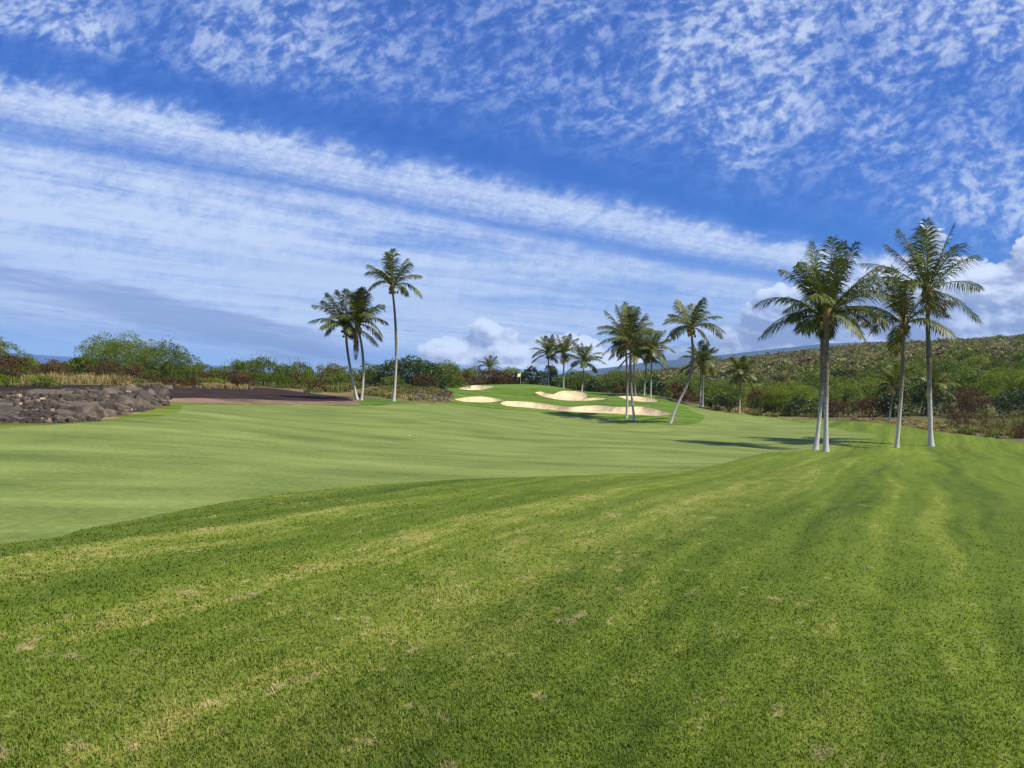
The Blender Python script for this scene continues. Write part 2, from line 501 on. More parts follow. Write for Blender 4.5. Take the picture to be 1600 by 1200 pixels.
def land(x, y):
    x = np.atleast_1d(np.asarray(x, float)); y = np.atleast_1d(np.asarray(y, float))
    r = np.maximum(np.hypot(x, y), 1.0)
    a0 = np.arctan2(x, y)
    a = np.clip(a0, -1.0, 1.0)
    q = np.stack([a * KA, np.log(r)], 1)
    z = np.empty(len(x))
    for i in range(0, len(x), 8192):
        b = q[i:i + 8192]
        z[i:i + 8192] = _phi(((b[:, None] - _c[None]) ** 2).sum(-1)) @ _w[:_n] + _w[_n] + b @ _w[_n + 1:]
    z *= 1 - np.clip((np.abs(a0) - 1.2) / 1.2, 0, 1)
    far = np.clip((r - 125) / 60, 0, 1)
    z += far * ((vnoise(x / 22, y / 22, 3) - .5) * 1.8 + (vnoise(x / 60, y / 60, 4) - .5) * 2.2) * np.clip(np.abs(z) / 8, .1, 1)
    near = np.clip((r - 3) / 6, 0, 1) * (1 - far)
    z += near * (vnoise(x / 5.0, y / 5.0, 5) - .5) * 0.035
    return z


def land1(x, y): return float(land(x, y)[0])


_DS = np.exp(np.linspace(math.log(2.0), math.log(900), 1400))


def hit(px, py):
    """where the view through photo pixel (px, py) meets the land"""
    d = ray(px, py)
    X_, Y_, Z_ = d.x * _DS, _DS, 1.7 + d.z * _DS
    g = Z_ - land(X_, Y_)
    k = np.argmax(g < 0)
    if g[k] >= 0: return None
    t = _DS[k - 1] + (_DS[k] - _DS[k - 1]) * g[k - 1] / (g[k - 1] - g[k])
    return Vector((d.x * t, t, 1.7 + d.z * t))


def ground(px, depth):
    """land point in the direction of photo column px (taken at the horizon) at a forward distance"""
    x = ray(px, 600).x * depth
    return Vector((x, depth, land1(x, depth)))


def smooth_loop(pts, seg):
    """closed Catmull-Rom loop resampled at about seg metres (scaled by distance)"""
    out = []
    n = len(pts)
    for i in range(n):
        p0, p1, p2, p3 = pts[i - 1], pts[i], pts[(i + 1) % n], pts[(i + 2) % n]
        L = (p2 - p1).length
        s = seg * max(0.35, min(4.0, p1.length / 60)) if seg < 5 else seg
        k = max(1, int(L / s))
        for j in range(k):
            t = j / k
            q = .5 * ((2 * p1) + (p2 - p0) * t + (2 * p0 - 5 * p1 + 4 * p2 - p3) * t * t + (3 * p1 - p0 - 3 * p2 + p3) * t ** 3)
            # never overshoot far on uneven spacing
            l = p1.lerp(p2, t)
            if (q - l).length > 0.25 * L: q = l + (q - l) * (0.25 * L / (q - l).length)
            out.append(q)
    return out


def px_loop(pts, seg, jig=0.0):
    w = []
    for p in pts:
        if len(p) == 3: w.append(Vector((p[0], p[1])))       # world metres
        else:
            h = hit(*p)
            if h is None: raise RuntimeError('no ground at %r' % (p,))
            w.append(Vector((h.x, h.y)))
    L = smooth_loop(w, seg)
    if jig:
        L = [q + Vector((random.uniform(-1, 1), random.uniform(-1, 1))) * jig * min(1, q.length / 40) for q in L]
    return L


def c3(pts): return [(680 + a / 4, 520 + b / 4) for a, b in pts]


BUNKERS = [
    ('left greenside', c3([(122, 425), (200, 409), (300, 405), (380, 417), (432, 430), (385, 439), (280, 441), (180, 437)])),
    ('long front', c3([(410, 448), (440, 438), (520, 434), (640, 445), (760, 460), (860, 470), (940, 462), (1030, 460), (1120, 470), (1200, 471), (1290, 468), (1380, 485), (1460, 508), (1474, 521), (1400, 526), (1300, 522), (1150, 514), (1000, 507), (850, 501), (700, 486), (560, 473), (450, 463)])),
    ('upper', c3([(625, 378), (660, 372), (690, 384), (735, 391), (765, 376), (810, 368), (880, 371), (930, 380), (955, 398), (942, 414), (1000, 411), (1062, 415), (1050, 423), (930, 431), (840, 429), (740, 419), (670, 401)])),
    ('right', c3([(1150, 403), (1230, 401), (1310, 406), (1390, 428), (1370, 438), (1300, 437), (1210, 425)])),
    ('far left', c3([(150, 352), (200, 338), (260, 334), (370, 339), (330, 353), (240, 363), (180, 361)])),
]
FAIRWAY = [(0, 850), (125, 828), (250, 804), (400, 777), (550, 761), (680, 751), (800, 746), (950, 741), (1060, 735), (1130, 724), (1170, 713), (1206, 706), (1250, 704.5), (1294, 700), (1330, 691), (1358, 685), (1373, 680), (1352, 676.5), (1319, 673), (1262, 661.5), (1200, 652), (1131, 645), (1085, 638), (1076, 640),
           (1100, 650), (1090, 661), (1040, 664), (960, 656), (905, 650), (830, 643), (755, 638), (690, 633), (650, 631), (600, 633), (562, 635), (480, 633), (400, 633), (300, 633), (284, 637), (280, 643), (250, 650), (160, 658.5), (80, 664), (0, 670), (-150, 686), (-22, 10, 1), (-12, 4.5, 1), (-7.2, 5.9, 1)]
COURSE = [(-260, 700), (-120, 674), (0, 661.5), (100, 661), (160, 656), (225, 643), (262, 633.5), (256, 629), (300, 629.5), (400, 631), (500, 632), (562, 632), (558, 627), (575, 623.5), (612, 623.5), (640, 628), (700, 629.5), (709, 627), (706, 619), (698, 611.5), (680, 607), (640, 604.5), (-11.5, 109, 1), (-10, 118, 1), (-4, 128, 1), (6, 133, 1), (14, 128, 1), (19, 122, 1), (1034, 623), (1080, 633), (1130, 642), (1180, 649.5), (1255, 655), (1334, 658), (1400, 664), (1469, 675), (1540, 683), (1581, 688), (1640, 697), (70, 60, 1), (80, -80, 1), (-80, -80, 1), (-60, 10, 1), (-40, 19, 1)]
CINDER = [(-250, 632), (-100, 612), (0, 602), (90, 600.5), (160, 601.5), (250, 600.5), (320, 601.5), (400, 605), (460, 611), (508, 617), (553, 626.5), (500, 627), (400, 624), (300, 622), (225, 624), (120, 640), (0, 652), (-150, 668), (-300, 680)]
GREEN = [(690, 604.5), (740, 608.5), (800, 607), (850, 606.5), (880, 608), (876, 604), (10, 124, 1), (4, 126, 1), (-3, 124, 1), (-9, 112, 1)]
SOIL = [(228, 622), (300, 620.5), (400, 622), (500, 625.5), (560, 625), (566, 630), (566, 634), (500, 634), (400, 634), (256, 633), (235, 640), (150, 662), (0, 665), (-150, 680), (-330, 690), (-300, 672), (-150, 660), (0, 645), (120, 636)]


def inside(pts, poly):
    P = np.array([(q.x, q.y) for q in poly])
    x, y = pts[:, 0], pts[:, 1]
    c = np.zeros(len(pts), bool)
    x0, y0 = P[:, 0], P[:, 1]; x1, y1 = np.roll(x0, -1), np.roll(y0, -1)
    for i in range(len(P)):
        if y0[i] == y1[i]: continue
        m = ((y0[i] > y) != (y1[i] > y))
        m &= x < (x1[i] - x0[i]) * (y - y0[i]) / (y1[i] - y0[i]) + x0[i]
        c ^= m
    return c


def edge_dist(pts, poly):
    P = np.array([(q.x, q.y) for q in poly]); Q = np.roll(P, -1, 0)
    best = np.full(len(pts), 1e9)
    for a, b in zip(P, Q):
        ab = b - a; L = (ab ** 2).sum() + 1e-12
        t = np.clip(((pts - a) @ ab) / L, 0, 1)
        best = np.minimum(best, np.hypot(*(pts - (a + t[:, None] * ab)).T))
    return best


def mesh_from(name, V, Fc, mat=None, smooth=True, sizes=None):
    """numpy -> mesh; Fc is an (n,3) or (n,4) array"""
    V = np.asarray(V, np.float32); Fc = np.asarray(Fc, np.int32)
    me = bpy.data.meshes.new(name)
    k = Fc.shape[1]
    me.vertices.add(len(V)); me.vertices.foreach_set('co', V.ravel())
    me.loops.add(Fc.size); me.loops.foreach_set('vertex_index', Fc.ravel())
    me.polygons.add(len(Fc)); me.polygons.foreach_set('loop_start', np.arange(0, Fc.size, k, dtype=np.int32))
    me.update(calc_edges=True)
    if smooth: me.polygons.foreach_set('use_smooth', np.ones(len(Fc), bool))
    if mat: me.materials.append(mat)
    return me


def put(name, me, parent=None, loc=None, **props):
    o = bpy.data.objects.new(name, me); COL.objects.link(o)
    if loc is not None: o.location = loc
    if parent is not None: o.parent = parent
    for k, v in props.items(): o[k] = v
    return o


MR, MF, MC, MG, MS = mat_rough(), mat_fairway(), mat_collar(), mat_green(), mat_sand()


def build_land():
    fair = px_loop(FAIRWAY, 0.9, 0.03); course = px_loop(COURSE, 1.5, 0.08); cinder = px_loop(CINDER, 1.5, 0.15)
    green = px_loop(GREEN, 1.5); soil = px_loop(SOIL, 1.5, 0.1)
    bunk = [px_loop(b, 0.55, 0.03) for _, b in BUNKERS]
    pts, edges = [], []
    azs = np.radians(np.concatenate([np.arange(-180, -60, 8), np.arange(-60, -38, 1.6), np.arange(-38, 38, 0.5), np.arange(38, 60, 1.6), np.arange(60, 180, 8)]))
    rs = [1.0]
    while rs[-1] < 1100: rs.append(rs[-1] * (1.045 if rs[-1] < 30 else 1.022 if rs[-1] < 140 else 1.03))
    for i, r in enumerate(rs):
        a = azs + (0.004 if i % 2 else 0.0)
        if r < 4: a = a[::6]
        elif r < 14: a = a[::2]
        j = RNG.uniform(-.2, .2, len(a)) * 0.004
        pts.append(np.stack([np.sin(a + j) * r, np.cos(a + j) * r], 1))
    pts.append(np.array([[0.0, 0.0]]))
    pts = np.concatenate(pts)
    for b in bunk:                                   # finer sand
        B = np.array([(q.x, q.y) for q in b]); lo, hi = B.min(0) - 1, B.max(0) + 1
        gx, gy = np.meshgrid(np.arange(lo[0], hi[0], 0.5), np.arange(lo[1], hi[1], 0.6))
        g = np.stack([gx.ravel(), gy.ravel()], 1) + RNG.uniform(-.12, .12, (gx.size, 2))
        g = g[inside(g, b) | (edge_dist(g, b) < 0.8)]
        pts = np.concatenate([pts, g])
    loops = [fair, course, cinder, green, soil] + bunk
    # drop points that sit on a boundary
    for L in loops:
        near = edge_dist(pts, L)
        r = np.hypot(*pts.T)
        pts = pts[near > np.clip(r * 0.0022, 0.03, 0.16)]
    V = [tuple(p) for p in pts]
    for L in loops:
        s = len(V)
        V += [(q.x, q.y) for q in L]
        edges += [(s + i, s + (i + 1) % len(L)) for i in range(len(L))]
    res = delaunay_2d_cdt([Vector(v) for v in V], edges, [], 0, 1e-4)
    P2 = np.array([(v.x, v.y) for v in res[0]]); T = np.array([f for f in res[2] if len(f) == 3])
    z = land(P2[:, 0], P2[:, 1])
    for b in bunk:
        d = edge_dist(P2, b); ins = inside(P2, b)
        drop = np.where(ins & (d > 0.02), 0.20 + 0.34 * np.clip(d / 1.8, 0, 1) ** 0.6, 0.0)
        z -= drop
        z += np.where(~ins | (d <= .02), 0.11 * np.clip(1 - d / 0.9, 0, 1), 0.0)
    P3 = np.concatenate([P2, z[:, None]], 1)
    C = P2[T].mean(1)
    e1, e2 = P2[T[:, 1]] - P2[T[:, 0]], P2[T[:, 2]] - P2[T[:, 0]]
    flip = (e1[:, 0] * e2[:, 1] - e1[:, 1] * e2[:, 0]) < 0
    T[flip] = T[flip][:, ::-1]
    cls = np.zeros(len(T), int)
    cls[inside(C, soil)] = 6
    cls[inside(C, cinder)] = 4
    co = inside(C, course); cls[co] = 1
    mound = co & (C[:, 1] > 62) & (C[:, 0] < 24)
    cls[mound] = 5
    cls[inside(C, green) & co] = 3
    cls[inside(C, fair)] = 2
    for i, b in enumerate(bunk): cls[inside(C, b)] = 10 + i
    names = {0: ('scrubland_ground', mat_scrub()), 1: ('rough_grass', MR), 2: ('fairway', MF), 3: ('putting_green', MG), 4: ('lava_cinder_ground', mat_cinder()), 5: ('mound_grass', MC), 6: ('dry_soil_strip', mat_soil())}
    # normals over the whole sheet so that the pieces shade as one surface
    fn = np.cross(P3[T[:, 1]] - P3[T[:, 0]], P3[T[:, 2]] - P3[T[:, 0]])
    vn = np.zeros_like(P3)
    for k in range(3): np.add.at(vn, T[:, k], fn)
    vn /= np.linalg.norm(vn, axis=1)[:, None] + 1e-12
    for k in sorted(set(cls)):
        t = T[cls == k]
        u, inv = np.unique(t, return_inverse=True)
        nm, mt = names.get(k, ('sand_bunker', MS))
        me = mesh_from(nm, P3[u], inv.reshape(-1, 3), mt)
        if k < 10: me.normals_split_custom_set_from_vertices([tuple(n) for n in vn[u]])
        put(nm, me, kind='structure')
    return fair, course, bunk


fair_loop, course_loop, bunker_loops = build_land()


def build_sea_and_mountain():
    # ocean: one sheet from the shore to the horizon
    a = np.radians(np.arange(-100, 101, 4)); V, Fq = [], []
    for r in (420, 1200, 3000, 6600):
        V += [(math.sin(t) * r, math.cos(t) * r, -17.0 if r > 500 else -17.5) for t in a]
    n = len(a)
    for i in range(3):
        Fq += [(i * n + j, i * n + j + 1, (i + 1) * n + j + 1, (i + 1) * n + j) for j in range(n - 1)]
    put('ocean', mesh_from('ocean', V, np.array(Fq)[:, ::-1], mat_sea()), kind='structure')
    # the long blue mountain slope behind the hill
    crest = [(820, 588), (900, 577), (950, 570), (1000, 563), (1100, 553), (1170, 545), (1280, 533), (1350, 530), (1450, 529), (1520, 525), (1600, 517), (1750, 506), (2000, 492)]
    cx = [math.atan(ray(c, 600).x) for c, _ in crest]
    cz = []
    for c, r_ in crest:
        d = ray(c, r_ + 4); cz.append(d.z / math.hypot(d.x, 1))
    cz_at = np.interp
    az = np.linspace(cx[0] - 0.10, cx[-1] + 0.1, 260)
    rr = np.linspace(0, 1, 26)
    V = []
    R0, R1 = 4600.0, 6400.0
    el = np.interp(az, cx, cz, left=-0.004)
    el = np.where(az < cx[0], cz[0] * (1 - (cx[0] - az) / 0.10) - 0.003, el)
    for t in rr:
        r = R0 + (R1 - R0) * t
        prof = t ** 0.8
        h = (1.7 + R1 * el) * prof - 20 * (1 - prof)
        rug = (vnoise(az * 55 + t * 2, np.full_like(az, t * 9), 8) - .5) * 16 * math.sin(math.pi * t) + (vnoise(az * 160, np.full_like(az, t * 5), 9) - .5) * 4
        V += [(math.sin(q) * r, math.cos(q) * r, hh) for q, hh in zip(az, h + rug)]
    for q in az: V.append((math.sin(q) * (R1 + 300), math.cos(q) * (R1 + 300), -22.0))
    n = len(az); m = len(rr) + 1
    Fq = [(i * n + j, i * n + j + 1, (i + 1) * n + j + 1, (i + 1) * n + j) for i in range(m - 1) for j in range(n - 1)]
    put('mountain_slope', mesh_from('mountain_slope', V, np.array(Fq)[:, ::-1], mat_mountain()), kind='structure')
    # plain between the hill and the mountain
    a = np.radians(np.arange(-2, 101, 3)); n = len(a)
    V = [(math.sin(t) * r, math.cos(t) * r, z) for r, z in ((1050, -20.0), (5200, -15.0)) for t in a]
    Fq = [(j, j + 1, n + j + 1, n + j) for j in range(n - 1)]
    put('coastal_plain', mesh_from('coastal_plain', V, np.array(Fq)[:, ::-1], bpy.data.materials['scrubland_soil_and_dry_grass']), kind='structure')


build_sea_and_mountain()


def build_haze():
    m, nt, out = new_mat('thin_sea_haze')
    v = nt.nodes.new('ShaderNodeVolumePrincipled')
    v.inputs['Color'].default_value = (0.36, 0.62, 1.0, 1)
    v.inputs['Density'].default_value = HAZE
    v.inputs['Anisotropy'].default_value = 0.0
    nt.links.new(v.outputs[0], out.inputs['Volume'])
    S, z0, z1 = 6900.0, -40.0, 760.0
    V = [(x, y, z) for z in (z0, z1) for y in (-S, S) for x in (-S, S)]
    Fq = [(0, 2, 3, 1), (4, 5, 7, 6), (0, 1, 5, 4), (2, 6, 7, 3), (0, 4, 6, 2), (1, 3, 7, 5)]
    put('haze', mesh_from('haze', V, Fq, m, smooth=False), kind='stuff')


HAZE = 0.00009
build_haze()


# ------------------------------------------------------------------ leaf and wood materials
def mat_leaf(name, dark, light, trans=0.25, rough=0.55, spec=0.35, dry=None):
    m, nt, out = new_mat(name)
    t = attr(nt, 'tone')
    oi = nt.nodes.new('ShaderNodeObjectInfo'); rnd = X(nt, oi.outputs['Random'])
    k = (t + (rnd - 0.5) * 0.22).clamp()
    col = mixc(nt, k, dark, light)
    if dry: col = mixc(nt, t.smooth(0.93, 1.0), col, dry)
    b = nt.nodes.new('ShaderNodeBsdfPrincipled')
    nt.links.new(col.s, b.inputs['Base Color'])
    b.inputs['Roughness'].default_value = rough; b.inputs['Specular IOR Level'].default_value = spec
    tr = nt.nodes.new('ShaderNodeBsdfTranslucent'); nt.links.new(mixc(nt, 1.0, col, (1.25, 1.25, 0.55), 'MULTIPLY').s, tr.inputs[0])
    ms = nt.nodes.new('ShaderNodeMixShader'); ms.inputs[0].default_value = trans
    nt.links.new(b.outputs[0], ms.inputs[1]); nt.links.new(tr.outputs[0], ms.inputs[2]); nt.links.new(ms.outputs[0], out.inputs[0])
    return m


def mat_trunk():
    m, nt, out = new_mat('coconut_palm_bark')
    P = objcoord(nt); x, y, z = xyz(nt, P)
    ring = noise(nt, vec(nt, x * 0.3, y * 0.3, z * 7.0), 1.0, 3, 0.6)
    spot = noise(nt, P, 5.0, 5, 0.7)
    h = attr(nt, 'tone')                                  # 0 foot .. 1 crown
    k = (h + (spot - 0.5) * 0.55).smooth(0.16, 0.56)
    col = mixc(nt, k, (0.58, 0.53, 0.45), (0.210, 0.160, 0.110))
    col = mixc(nt, ring.smooth(0.50, 0.72) * (k * 0.5 + 0.12), col, (0.085, 0.066, 0.050))
    col = mixc(nt, spot.smooth(0.55, 0.7) * 0.35, col, (0.30, 0.27, 0.22))
    principled(nt, out, col, 0.9, 0.15, ring + spot * 0.4, 0.03, 1.0)
    return m


def mat_plain(name, a, b, scale=8.0, rough=0.85, bump=0.01, spec=0.2):
    m, nt, out = new_mat(name)
    n = noise(nt, objcoord(nt), scale, 4, 0.65)
    principled(nt, out, mixc(nt, n.smooth(0.3, 0.7), a, b), rough, spec, n, bump, 1.0)
    return m


ML_PALM = mat_leaf('palm_leaflets', (0.024, 0.046, 0.005), (0.195, 0.205, 0.020), 0.20, 0.48, 0.36)
ML_PALMOLD = mat_leaf('old_palm_leaflets', (0.058, 0.058, 0.014), (0.165, 0.140, 0.036), 0.16, 0.75, 0.12)
ML_DEAD = mat_leaf('dead_palm_leaflets', (0.16, 0.085, 0.045), (0.34, 0.19, 0.10), 0.1, 0.8, 0.1)
M_TRUNK = mat_trunk()
M_FIBRE = mat_plain('palm_husk_fibre', (0.14, 0.075, 0.035), (0.38, 0.25, 0.11))
M_NUT = mat_plain('coconut_husk', (0.16, 0.13, 0.03), (0.38, 0.26, 0.09), 4.0, 0.5)
M_STALK = mat_plain('palm_flower_stalk', (0.42, 0.29, 0.11), (0.55, 0.42, 0.2), 6.0, 0.7)


def tube(path, radii, sides=8):
    """vertices, quads of a tapered tube along a path of numpy points"""
    path = np.asarray(path, float); n = len(path)
    V = []
    t = np.gradient(path, axis=0); t /= np.linalg.norm(t, axis=1)[:, None] + 1e-9
    ref = np.array([1.0, 0.13, 0.05])
    for i in range(n):
        u = np.cross(t[i], ref); 
        if np.linalg.norm(u) < .15: u = np.cross(t[i], [0, 1, 0.2])
        u /= np.linalg.norm(u); w = np.cross(t[i], u)
        for k in range(sides):
            a = 2 * math.pi * k / sides
            V.append(path[i] + (u * math.cos(a) + w * math.sin(a)) * radii[i])
    Fq = [(i * sides + k, i * sides + (k + 1) % sides, (i + 1) * sides + (k + 1) % sides, (i + 1) * sides + k) for i in range(n - 1) for k in range(sides)]
    return np.array(V), np.array(Fq)


def set_tone(me, tone):
    a = me.attributes.new('tone', 'FLOAT', 'POINT'); a.data.foreach_set('value', np.asarray(tone, np.float32))


def frond_mesh(tip, arch, L, rng, n=46, leaf=0.95, width=0.062, sparse=0.0):
    """one feather-shaped palm leaf from the origin to tip (an arching rachis with two rows of leaflets)"""
    tip = np.array(tip, float)
    ctl = tip * 0.50 + np.array([0, 0, arch])
    t = np.linspace(0, 1, n)
    B = lambda q: (2 * q * (1 - q))[:, None] * ctl + (q * q)[:, None] * tip
    pth = B(t)
    tan = (2 - 4 * t)[:, None] * ctl + (2 * t)[:, None] * tip
    tan /= np.linalg.norm(tan, axis=1)[:, None]
    up = np.array([0, 0, 1.0])
    side = np.cross(tan, up); 
    sl = np.linalg.norm(side, axis=1)[:, None]
    side = np.where(sl > 0.15, side / np.maximum(sl, 1e-6), np.cross(tan, [0.3, 0.9, 0.1]))
    side /= np.linalg.norm(side, axis=1)[:, None]
    # a little twist along the leaf
    nrm = np.cross(side, tan)
    tw = rng.uniform(-.5, .5) * t
    side = side * np.cos(tw)[:, None] + nrm * np.sin(tw)[:, None]
    nrm = np.cross(side, tan)
    V, Fc, T = [], [], []
    # rachis
    rp = pth[::5]; rv, rf = tube(rp, np.linspace(0.045, 0.010, len(rp)) + 0.004, 4)
    V.append(rv); T.append(np.full(len(rv), 0.95)); off = len(rv)
    F3 = [np.concatenate([rf[:, [0, 1, 2]], rf[:, [0, 2, 3]]])]
    keep = t > 0.10
    prof = np.clip((t - 0.08) / 0.22, 0.25, 1) * np.clip((1.06 - t) / 0.30, 0.30, 1) ** 0.8
    base_tone = rng.uniform(0.25, 0.6)
    for sgn in (-1, 1):
        for i in np.nonzero(keep)[0]:
            if rng.random() < sparse: continue
            ln = leaf * prof[i] * rng.uniform(.85, 1.12)
            fwd = 0.50 + 0.55 * t[i] + rng.uniform(-.1, .1)
            d = tan[i] * fwd + side[i] * sgn * rng.uniform(.75, 1.0) + nrm[i] * (0.30 - 0.3 * t[i]) + up * rng.uniform(-.60, -.15)
            d /= np.linalg.norm(d)
            d2 = d * 0.78 + np.array([0, 0, -0.62]) + rng.normal(0, .08, 3); d2 /= np.linalg.norm(d2)
            w = np.cross(d, nrm[i]); w /= np.linalg.norm(w) + 1e-9
            w = w * width * 0.5 * rng.uniform(.8, 1.25)
            p0 = pth[i]; p1 = p0 + d * ln * .5; p2 = p1 + d2 * ln * .5
            V.append(np.array([p0 - w * .5, p0 + w * .5, p1 + w, p1 - w, p2]))
            tn = np.clip(base_tone + rng.normal(0, .13), 0, .9)
            T.append(np.array([tn * 1.1, tn * 1.1, tn, tn, tn * .9 + .08]))
            F3.append(np.array([[0, 1, 2], [0, 2, 3], [3, 2, 4]]) + off); off += 5
    return np.concatenate(V), np.concatenate(F3), np.concatenate(T)


def bez(a, b, c, n):
    t = np.linspace(0, 1, n)[:, None]
    a, b, c = (np.array(q, float) for q in (a, b, c))
    b = 2 * b - (a + c) / 2                       # pass through b
    return (1 - t) ** 2 * a + 2 * t * (1 - t) * b + t * t * c


SPHERE = None


def blob_mesh(rng, parts):
    """joined small lumps (nuts): parts = [(centre, radius)]"""
    V, Fc = [], []
    off = 0
    la = 5; lo = 7
    base = [(0, 0, 1)] + [(math.sin(math.pi * i / la) * math.cos(2 * math.pi * j / lo), math.sin(math.pi * i / la) * math.sin(2 * math.pi * j / lo), math.cos(math.pi * i / la)) for i in range(1, la) for j in range(lo)] + [(0, 0, -1)]
    fs = [(0, 1 + j, 1 + (j + 1) % lo) for j in range(lo)]
    for i in range(la - 2):
        for j in range(lo):
            a, b = 1 + i * lo + j, 1 + i * lo + (j + 1) % lo
            fs += [(a, a + lo, b + lo), (a, b + lo, b)]
    e = 1 + (la - 2) * lo
    fs += [(e + j, len(base) - 1, e + (j + 1) % lo) for j in range(lo)]
    base, fs = np.array(base), np.array(fs)
    for c, r in parts:
        V.append(base * np.array([r, r, r * 1.2]) + np.array(c)); Fc.append(fs + off); off += len(base)
    return np.concatenate(V), np.concatenate(Fc)


def palm(base_px, crown_px, label, tips=(), D=None, mid_px=None, L=4.0, nfr=26, seed=1, group=None, dead=None, nuts=True, foot=0.25, top=0.12, old=0.16, quality=1.0, scale_leaf=1.0, lean=0.0):
    rng = np.random.default_rng(seed)
    b = hit(*base_px) if D is None else None
    if b is None:
        b = ground(base_px[0], D); 
    D = b.y
    o = bpy.data.objects.new('palm_tree', None); COL.objects.link(o); o.empty_display_size = 1.0
    o.location = b; o['label'] = label; o['category'] = 'palm tree'
    if group: o['group'] = group
    cr_ = at(crown_px[0], crown_px[1], D + lean) - b
    md = (at(mid_px[0], mid_px[1], D + lean * .4) - b) if isinstance(mid_px, tuple) else cr_ * .5
    if mid_px and isinstance(mid_px, list):
        K_ = [Vector((0, 0, -.15))] + [at(q[0], q[1], D) - b for q in mid_px] + [cr_]
        K_ = np.array([list(q) for q in K_]); hh = (K_[:, 2] - K_[0, 2]) / (K_[-1, 2] - K_[0, 2])
        ts = np.linspace(0, 1, 60); raw = np.stack([np.interp(ts, hh, K_[:, i]) for i in range(3)], 1)
        for _ in range(30): raw[1:-1] = (raw[:-2] + 2 * raw[1:-1] + raw[2:]) / 4
        p = raw[np.linspace(0, 59, 22).astype(int)]
    else: p = bez((0, 0, -0.15), md, cr_, 22)
    tt = np.linspace(0, 1, 22)
    wob = rng.normal(0, .03, 22)
    rad = foot * 0.74 * (0.42 + 0.58 * np.exp(-tt * 14)) * (1 - tt) ** .6 + top * .72 * (1 - (1 - tt) ** 2)
    rad = np.maximum(rad, top * .72) * (1 + wob * .5)
    v, f = tube(p, rad, 10)
    me = mesh_from('trunk', v, f, M_TRUNK); set_tone(me, np.repeat(tt, 10))
    put('trunk', me, o)
    # fibre and leaf bases at the top
    c = cr_
    v, f = tube([c + Vector((0, 0, z)) for z in (-.35, -.1, .15, .45, .8)], [top * 1.2, top * 1.9, top * 2.3, top * 1.6, .04], 9)
    v += rng.normal(0, .02, v.shape)
    put('crown_base', mesh_from('crown_base', v, f, M_FIBRE), o)
    if nuts:
        ps = []
        for k in range(rng.integers(7, 13)):
            a = rng.uniform(0, 6.28); q = rng.uniform(.22, .42)
            ps.append(((c.x + math.cos(a) * q, c.y + math.sin(a) * q, c.z + rng.uniform(-.45, .05)), rng.uniform(.09, .13)))
        v, f = blob_mesh(rng, ps)
        put('coconut_cluster', mesh_from('coconut_cluster', v, f, M_NUT), o, kind='stuff')
        # flower stalks
        vs, fs, off = [], [], 0
        for k in range(7):
            a = rng.uniform(0, 6.28); r_ = rng.uniform(.5, .9)
            e = np.array([math.cos(a) * r_, math.sin(a) * r_, rng.uniform(-.1, .7)])
            v, f = tube(bez(np.array(c), np.array(c) + e * .5 + np.array([0, 0, .2]), np.array(c) + e, 5), [.03, .03, .028, .02, .012], 4)
            vs.append(v); fs.append(f + off); off += len(v)
        put('flower_stalks', mesh_from('flower_stalks', np.concatenate(vs), np.concatenate(fs), M_STALK), o, kind='stuff')
    n = int(46 * quality)
    specs = []
    for tp in tips:
        q = at(tp[0], tp[1], D) - at(crown_px[0], crown_px[1], D)
        flat = math.hypot(q.x, q.z)
        LL = max(L, flat * 1.02)
        dep = math.sqrt(max(LL * LL - flat * flat, 0)) * (1 if rng.random() < .5 else -1) * rng.uniform(.35, .8)
        arch = tp[2] if len(tp) > 2 else None
        if arch is None:
            ez = q.z / max(LL, .1)
            arch = 1.25 * (0.16 + 0.20 * (1 - max(ez, -0.6))) * flat * (0.55 if ez > .6 else 1.0)
        specs.append(((q.x, dep, q.z), arch))
    a = rng.uniform(0, 6.28)
    rest = nfr - len(specs) - (5 if len(specs) else 0)
    for k in range(rest):
        a += 2.39996
        e = math.radians(78 - 112 * (k + .5) / rest + rng.normal(0, 6))
        l = L * rng.uniform(.82, .98) * (0.9 if len(tips) else 1)
        hx, hz = math.cos(e) * l, math.sin(e) * l
        specs.append(((math.cos(a) * hx, math.sin(a) * hx, hz), 0.15 * l + 0.27 * l * (1 - abs(math.sin(e)))))
    for i, (tp, arch) in enumerate(specs):
        v, f, tn = frond_mesh(tp, arch, L, rng, n, leaf=0.262 * L * scale_leaf, width=(0.060 if quality > .9 else .08) * (1 if D < 90 else 1.25), sparse=0.04)
        low = tp[2] < -0.15 * L
        m = ML_PALMOLD if (low and rng.random() < .3) or rng.random() < old else ML_PALM
        me = mesh_from('frond', v, f, m, smooth=False); set_tone(me, tn)
        put('frond', me, o, loc=c + Vector((0, 0, .18)))
    if dead:
        q = at(dead[0], dead[1], D) - at(crown_px[0], crown_px[1], D)
        for k in range(2):
            v, f, tn = frond_mesh((q.x * (1 - .3 * k), .3 * k, q.z * (1 - .25 * k)), 0.1, L, rng, 34, leaf=.55, width=.06, sparse=.2)
            me = mesh_from('dead_frond', v, f, ML_DEAD, smooth=False); set_tone(me, tn)
            put('dead_frond', me, o, loc=c + Vector((-.15, 0, 0)), label='dead brown frond hanging straight down')
    return o


def c5(*p): return [((1160 + q[0] / 3.077), (330 + q[1] / 3.077), *q[2:]) for q in p]
def c2(*p): return [((380 + q[0] / 4), (380 + q[1] / 4), *q[2:]) for q in p]
def c4(*p): return [((880 + q[0] / 4), (440 + q[1] / 4), *q[2:]) for q in p]


